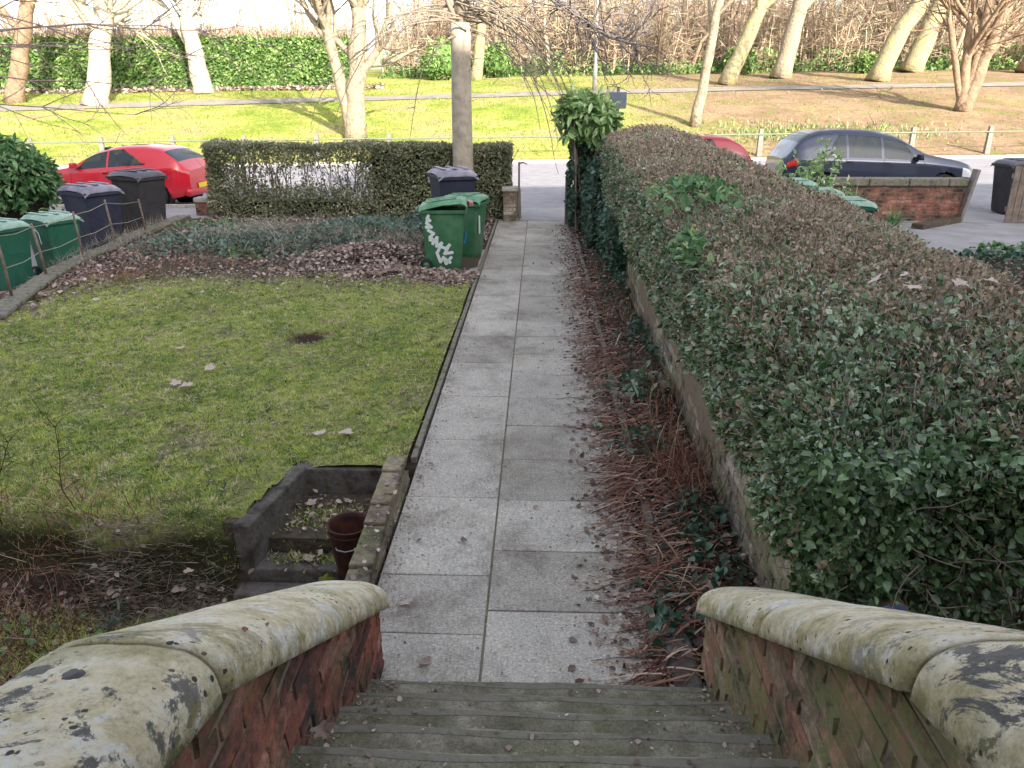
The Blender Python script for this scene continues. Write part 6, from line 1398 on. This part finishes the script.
house('tall unseen terrace behind the camera shading the garden, walls paled to bounce light', 3, -11.9, 76, 8.4, 9.0, 6.1, M['render_white'], [(x_, z_) for x_ in range(-36, 37, 4) for z_ in (2.6, 5.2, 7.8)], z=0)  # unseen terrace; walls kept pale to bounce light, roof sized for its shadow


sp = sprig('tall sparse leafy shrub in front of the blue grey car', (5.05, 14.9, 0), 22, 1.95, .1, 'leaf_rhodo', spread=.3, name='sparse_shrub', ratio=.45, lr=3.4)
sprig('low leafy shrub between the sparse shrub and the street wall', (5.55, 15.3, 0), 26, 1.1, .12, 'leaf_rhodo', spread=.5, name='low_shrub', ratio=.32, lr=2.2)
def strappy(label, loc, n, L_, mat='leaf_laurel'):
    P = np.zeros((n, 3))+rs.normal(size=(n, 3))*.03; P[:, 2] = 0; D = rs.normal(size=(n, 3))*.6; D[:, 2] = 1
    o = stalks('strappy_plant', P, D, L_*(.6+.5*rs.rand(n)), .012+.01*rs.rand(n), .22, mat, 6, .05); o.location = loc; return tag(o, label, 'plant', 'strappy plants by the street wall')
strappy('bright green strappy tuft at the left end of the street wall', (6.1, 15.4, .35), 260, .62); strappy('small strappy tuft at the foot of the street wall', (6.85, 15.3, .1), 170, .45)
P = np.concatenate([mound(160, 8.3, 12.9, .5, .5, .2), mound(100, 7.6, 13.1, .4, .3, .12)]); ivy_patch('weeds', 'green weeds at the near edge of the drive on the right', P, .08, 'leaf_laurel', 'weeds')
n = 9000; x = rs.uniform(3.1, 12, n); y = 6+rs.rand(n)*7.1; P = np.stack([x, y, .0+.03*rs.rand(n)], 1); litter('leaf_litter', 'dark leaf litter on the bed beyond the hedge at the right edge', P, .06, 'leaf_dead', .5, rs.rand(n)**1.6)
P = np.concatenate([mound(500, 8.8, 12.5, 1.5, .6, .25), mound(260, 7, 12.3, 1, .5, .12), mound(200, 6, 11, 1, .7, .12)]); ivy_patch('ground_ivy', 'dark ivy and weeds along the near side of the drive', P, .07, 'leaf_ivy', 'ivy')
# daffodils on the bank
n = 2600; x = rs.normal(11.6, 2.2, n); y = rs.normal(34.8, 1.0, n); P = np.stack([x, y, [terr(a, b)+.02 for a, b in zip(x, y)]], 1); D = rs.normal(size=(n, 3))*.3; D[:, 2] = 1
P = P[np.array([fbm(p[0]*1.3, p[1]*1.9, 1.5) for p in P]) > -.1]; n = len(P); D = D[:n]; V, F = blade_arrays(P, D, .1+.14*rs.rand(n), .05+.05*rs.rand(n)); tag(npmesh('daffodils', V, F, M['daff'], rnd=rs.rand(n)), 'drift of pale daffodils on the bank above the blue grey car', 'daffodils', kind='stuff')
# crisp packet under the hedge
mb = MB(); vs = []
for i in range(7):
    for j in range(6): vs.append((i*.025, j*.02, .02*math.sin(i*1.7+j)+.015*random.random()))
mb.add(vs, [(i*6+j, (i+1)*6+j, (i+1)*6+j+1, i*6+j+1) for i in range(6) for j in range(5)]); o = mb.build('litter_packet', M['poly_blue']); o.location = (1.3, 2.37, .68); o.scale = (.7, .7, .7); o.rotation_euler = (.5, .2, .4); tag(o, 'crumpled dark blue wrapper under the near end of the hedge', 'wrapper')
bm = bmesh.new(); bmesh.ops.create_icosphere(bm, subdivisions=3, radius=.022)
for v in bm.verts: v.co = v.co*(1+.3*random.random()); v.co.z *= .5
me = bpy.data.meshes.new('moss_tuft'); bm.to_mesh(me); bm.free(); o = link('moss_tuft', me, M['bin_char']); o.location = (-.86, 1.12, 1.475); tag(o, 'small dark moss tuft on the left coping', 'moss')
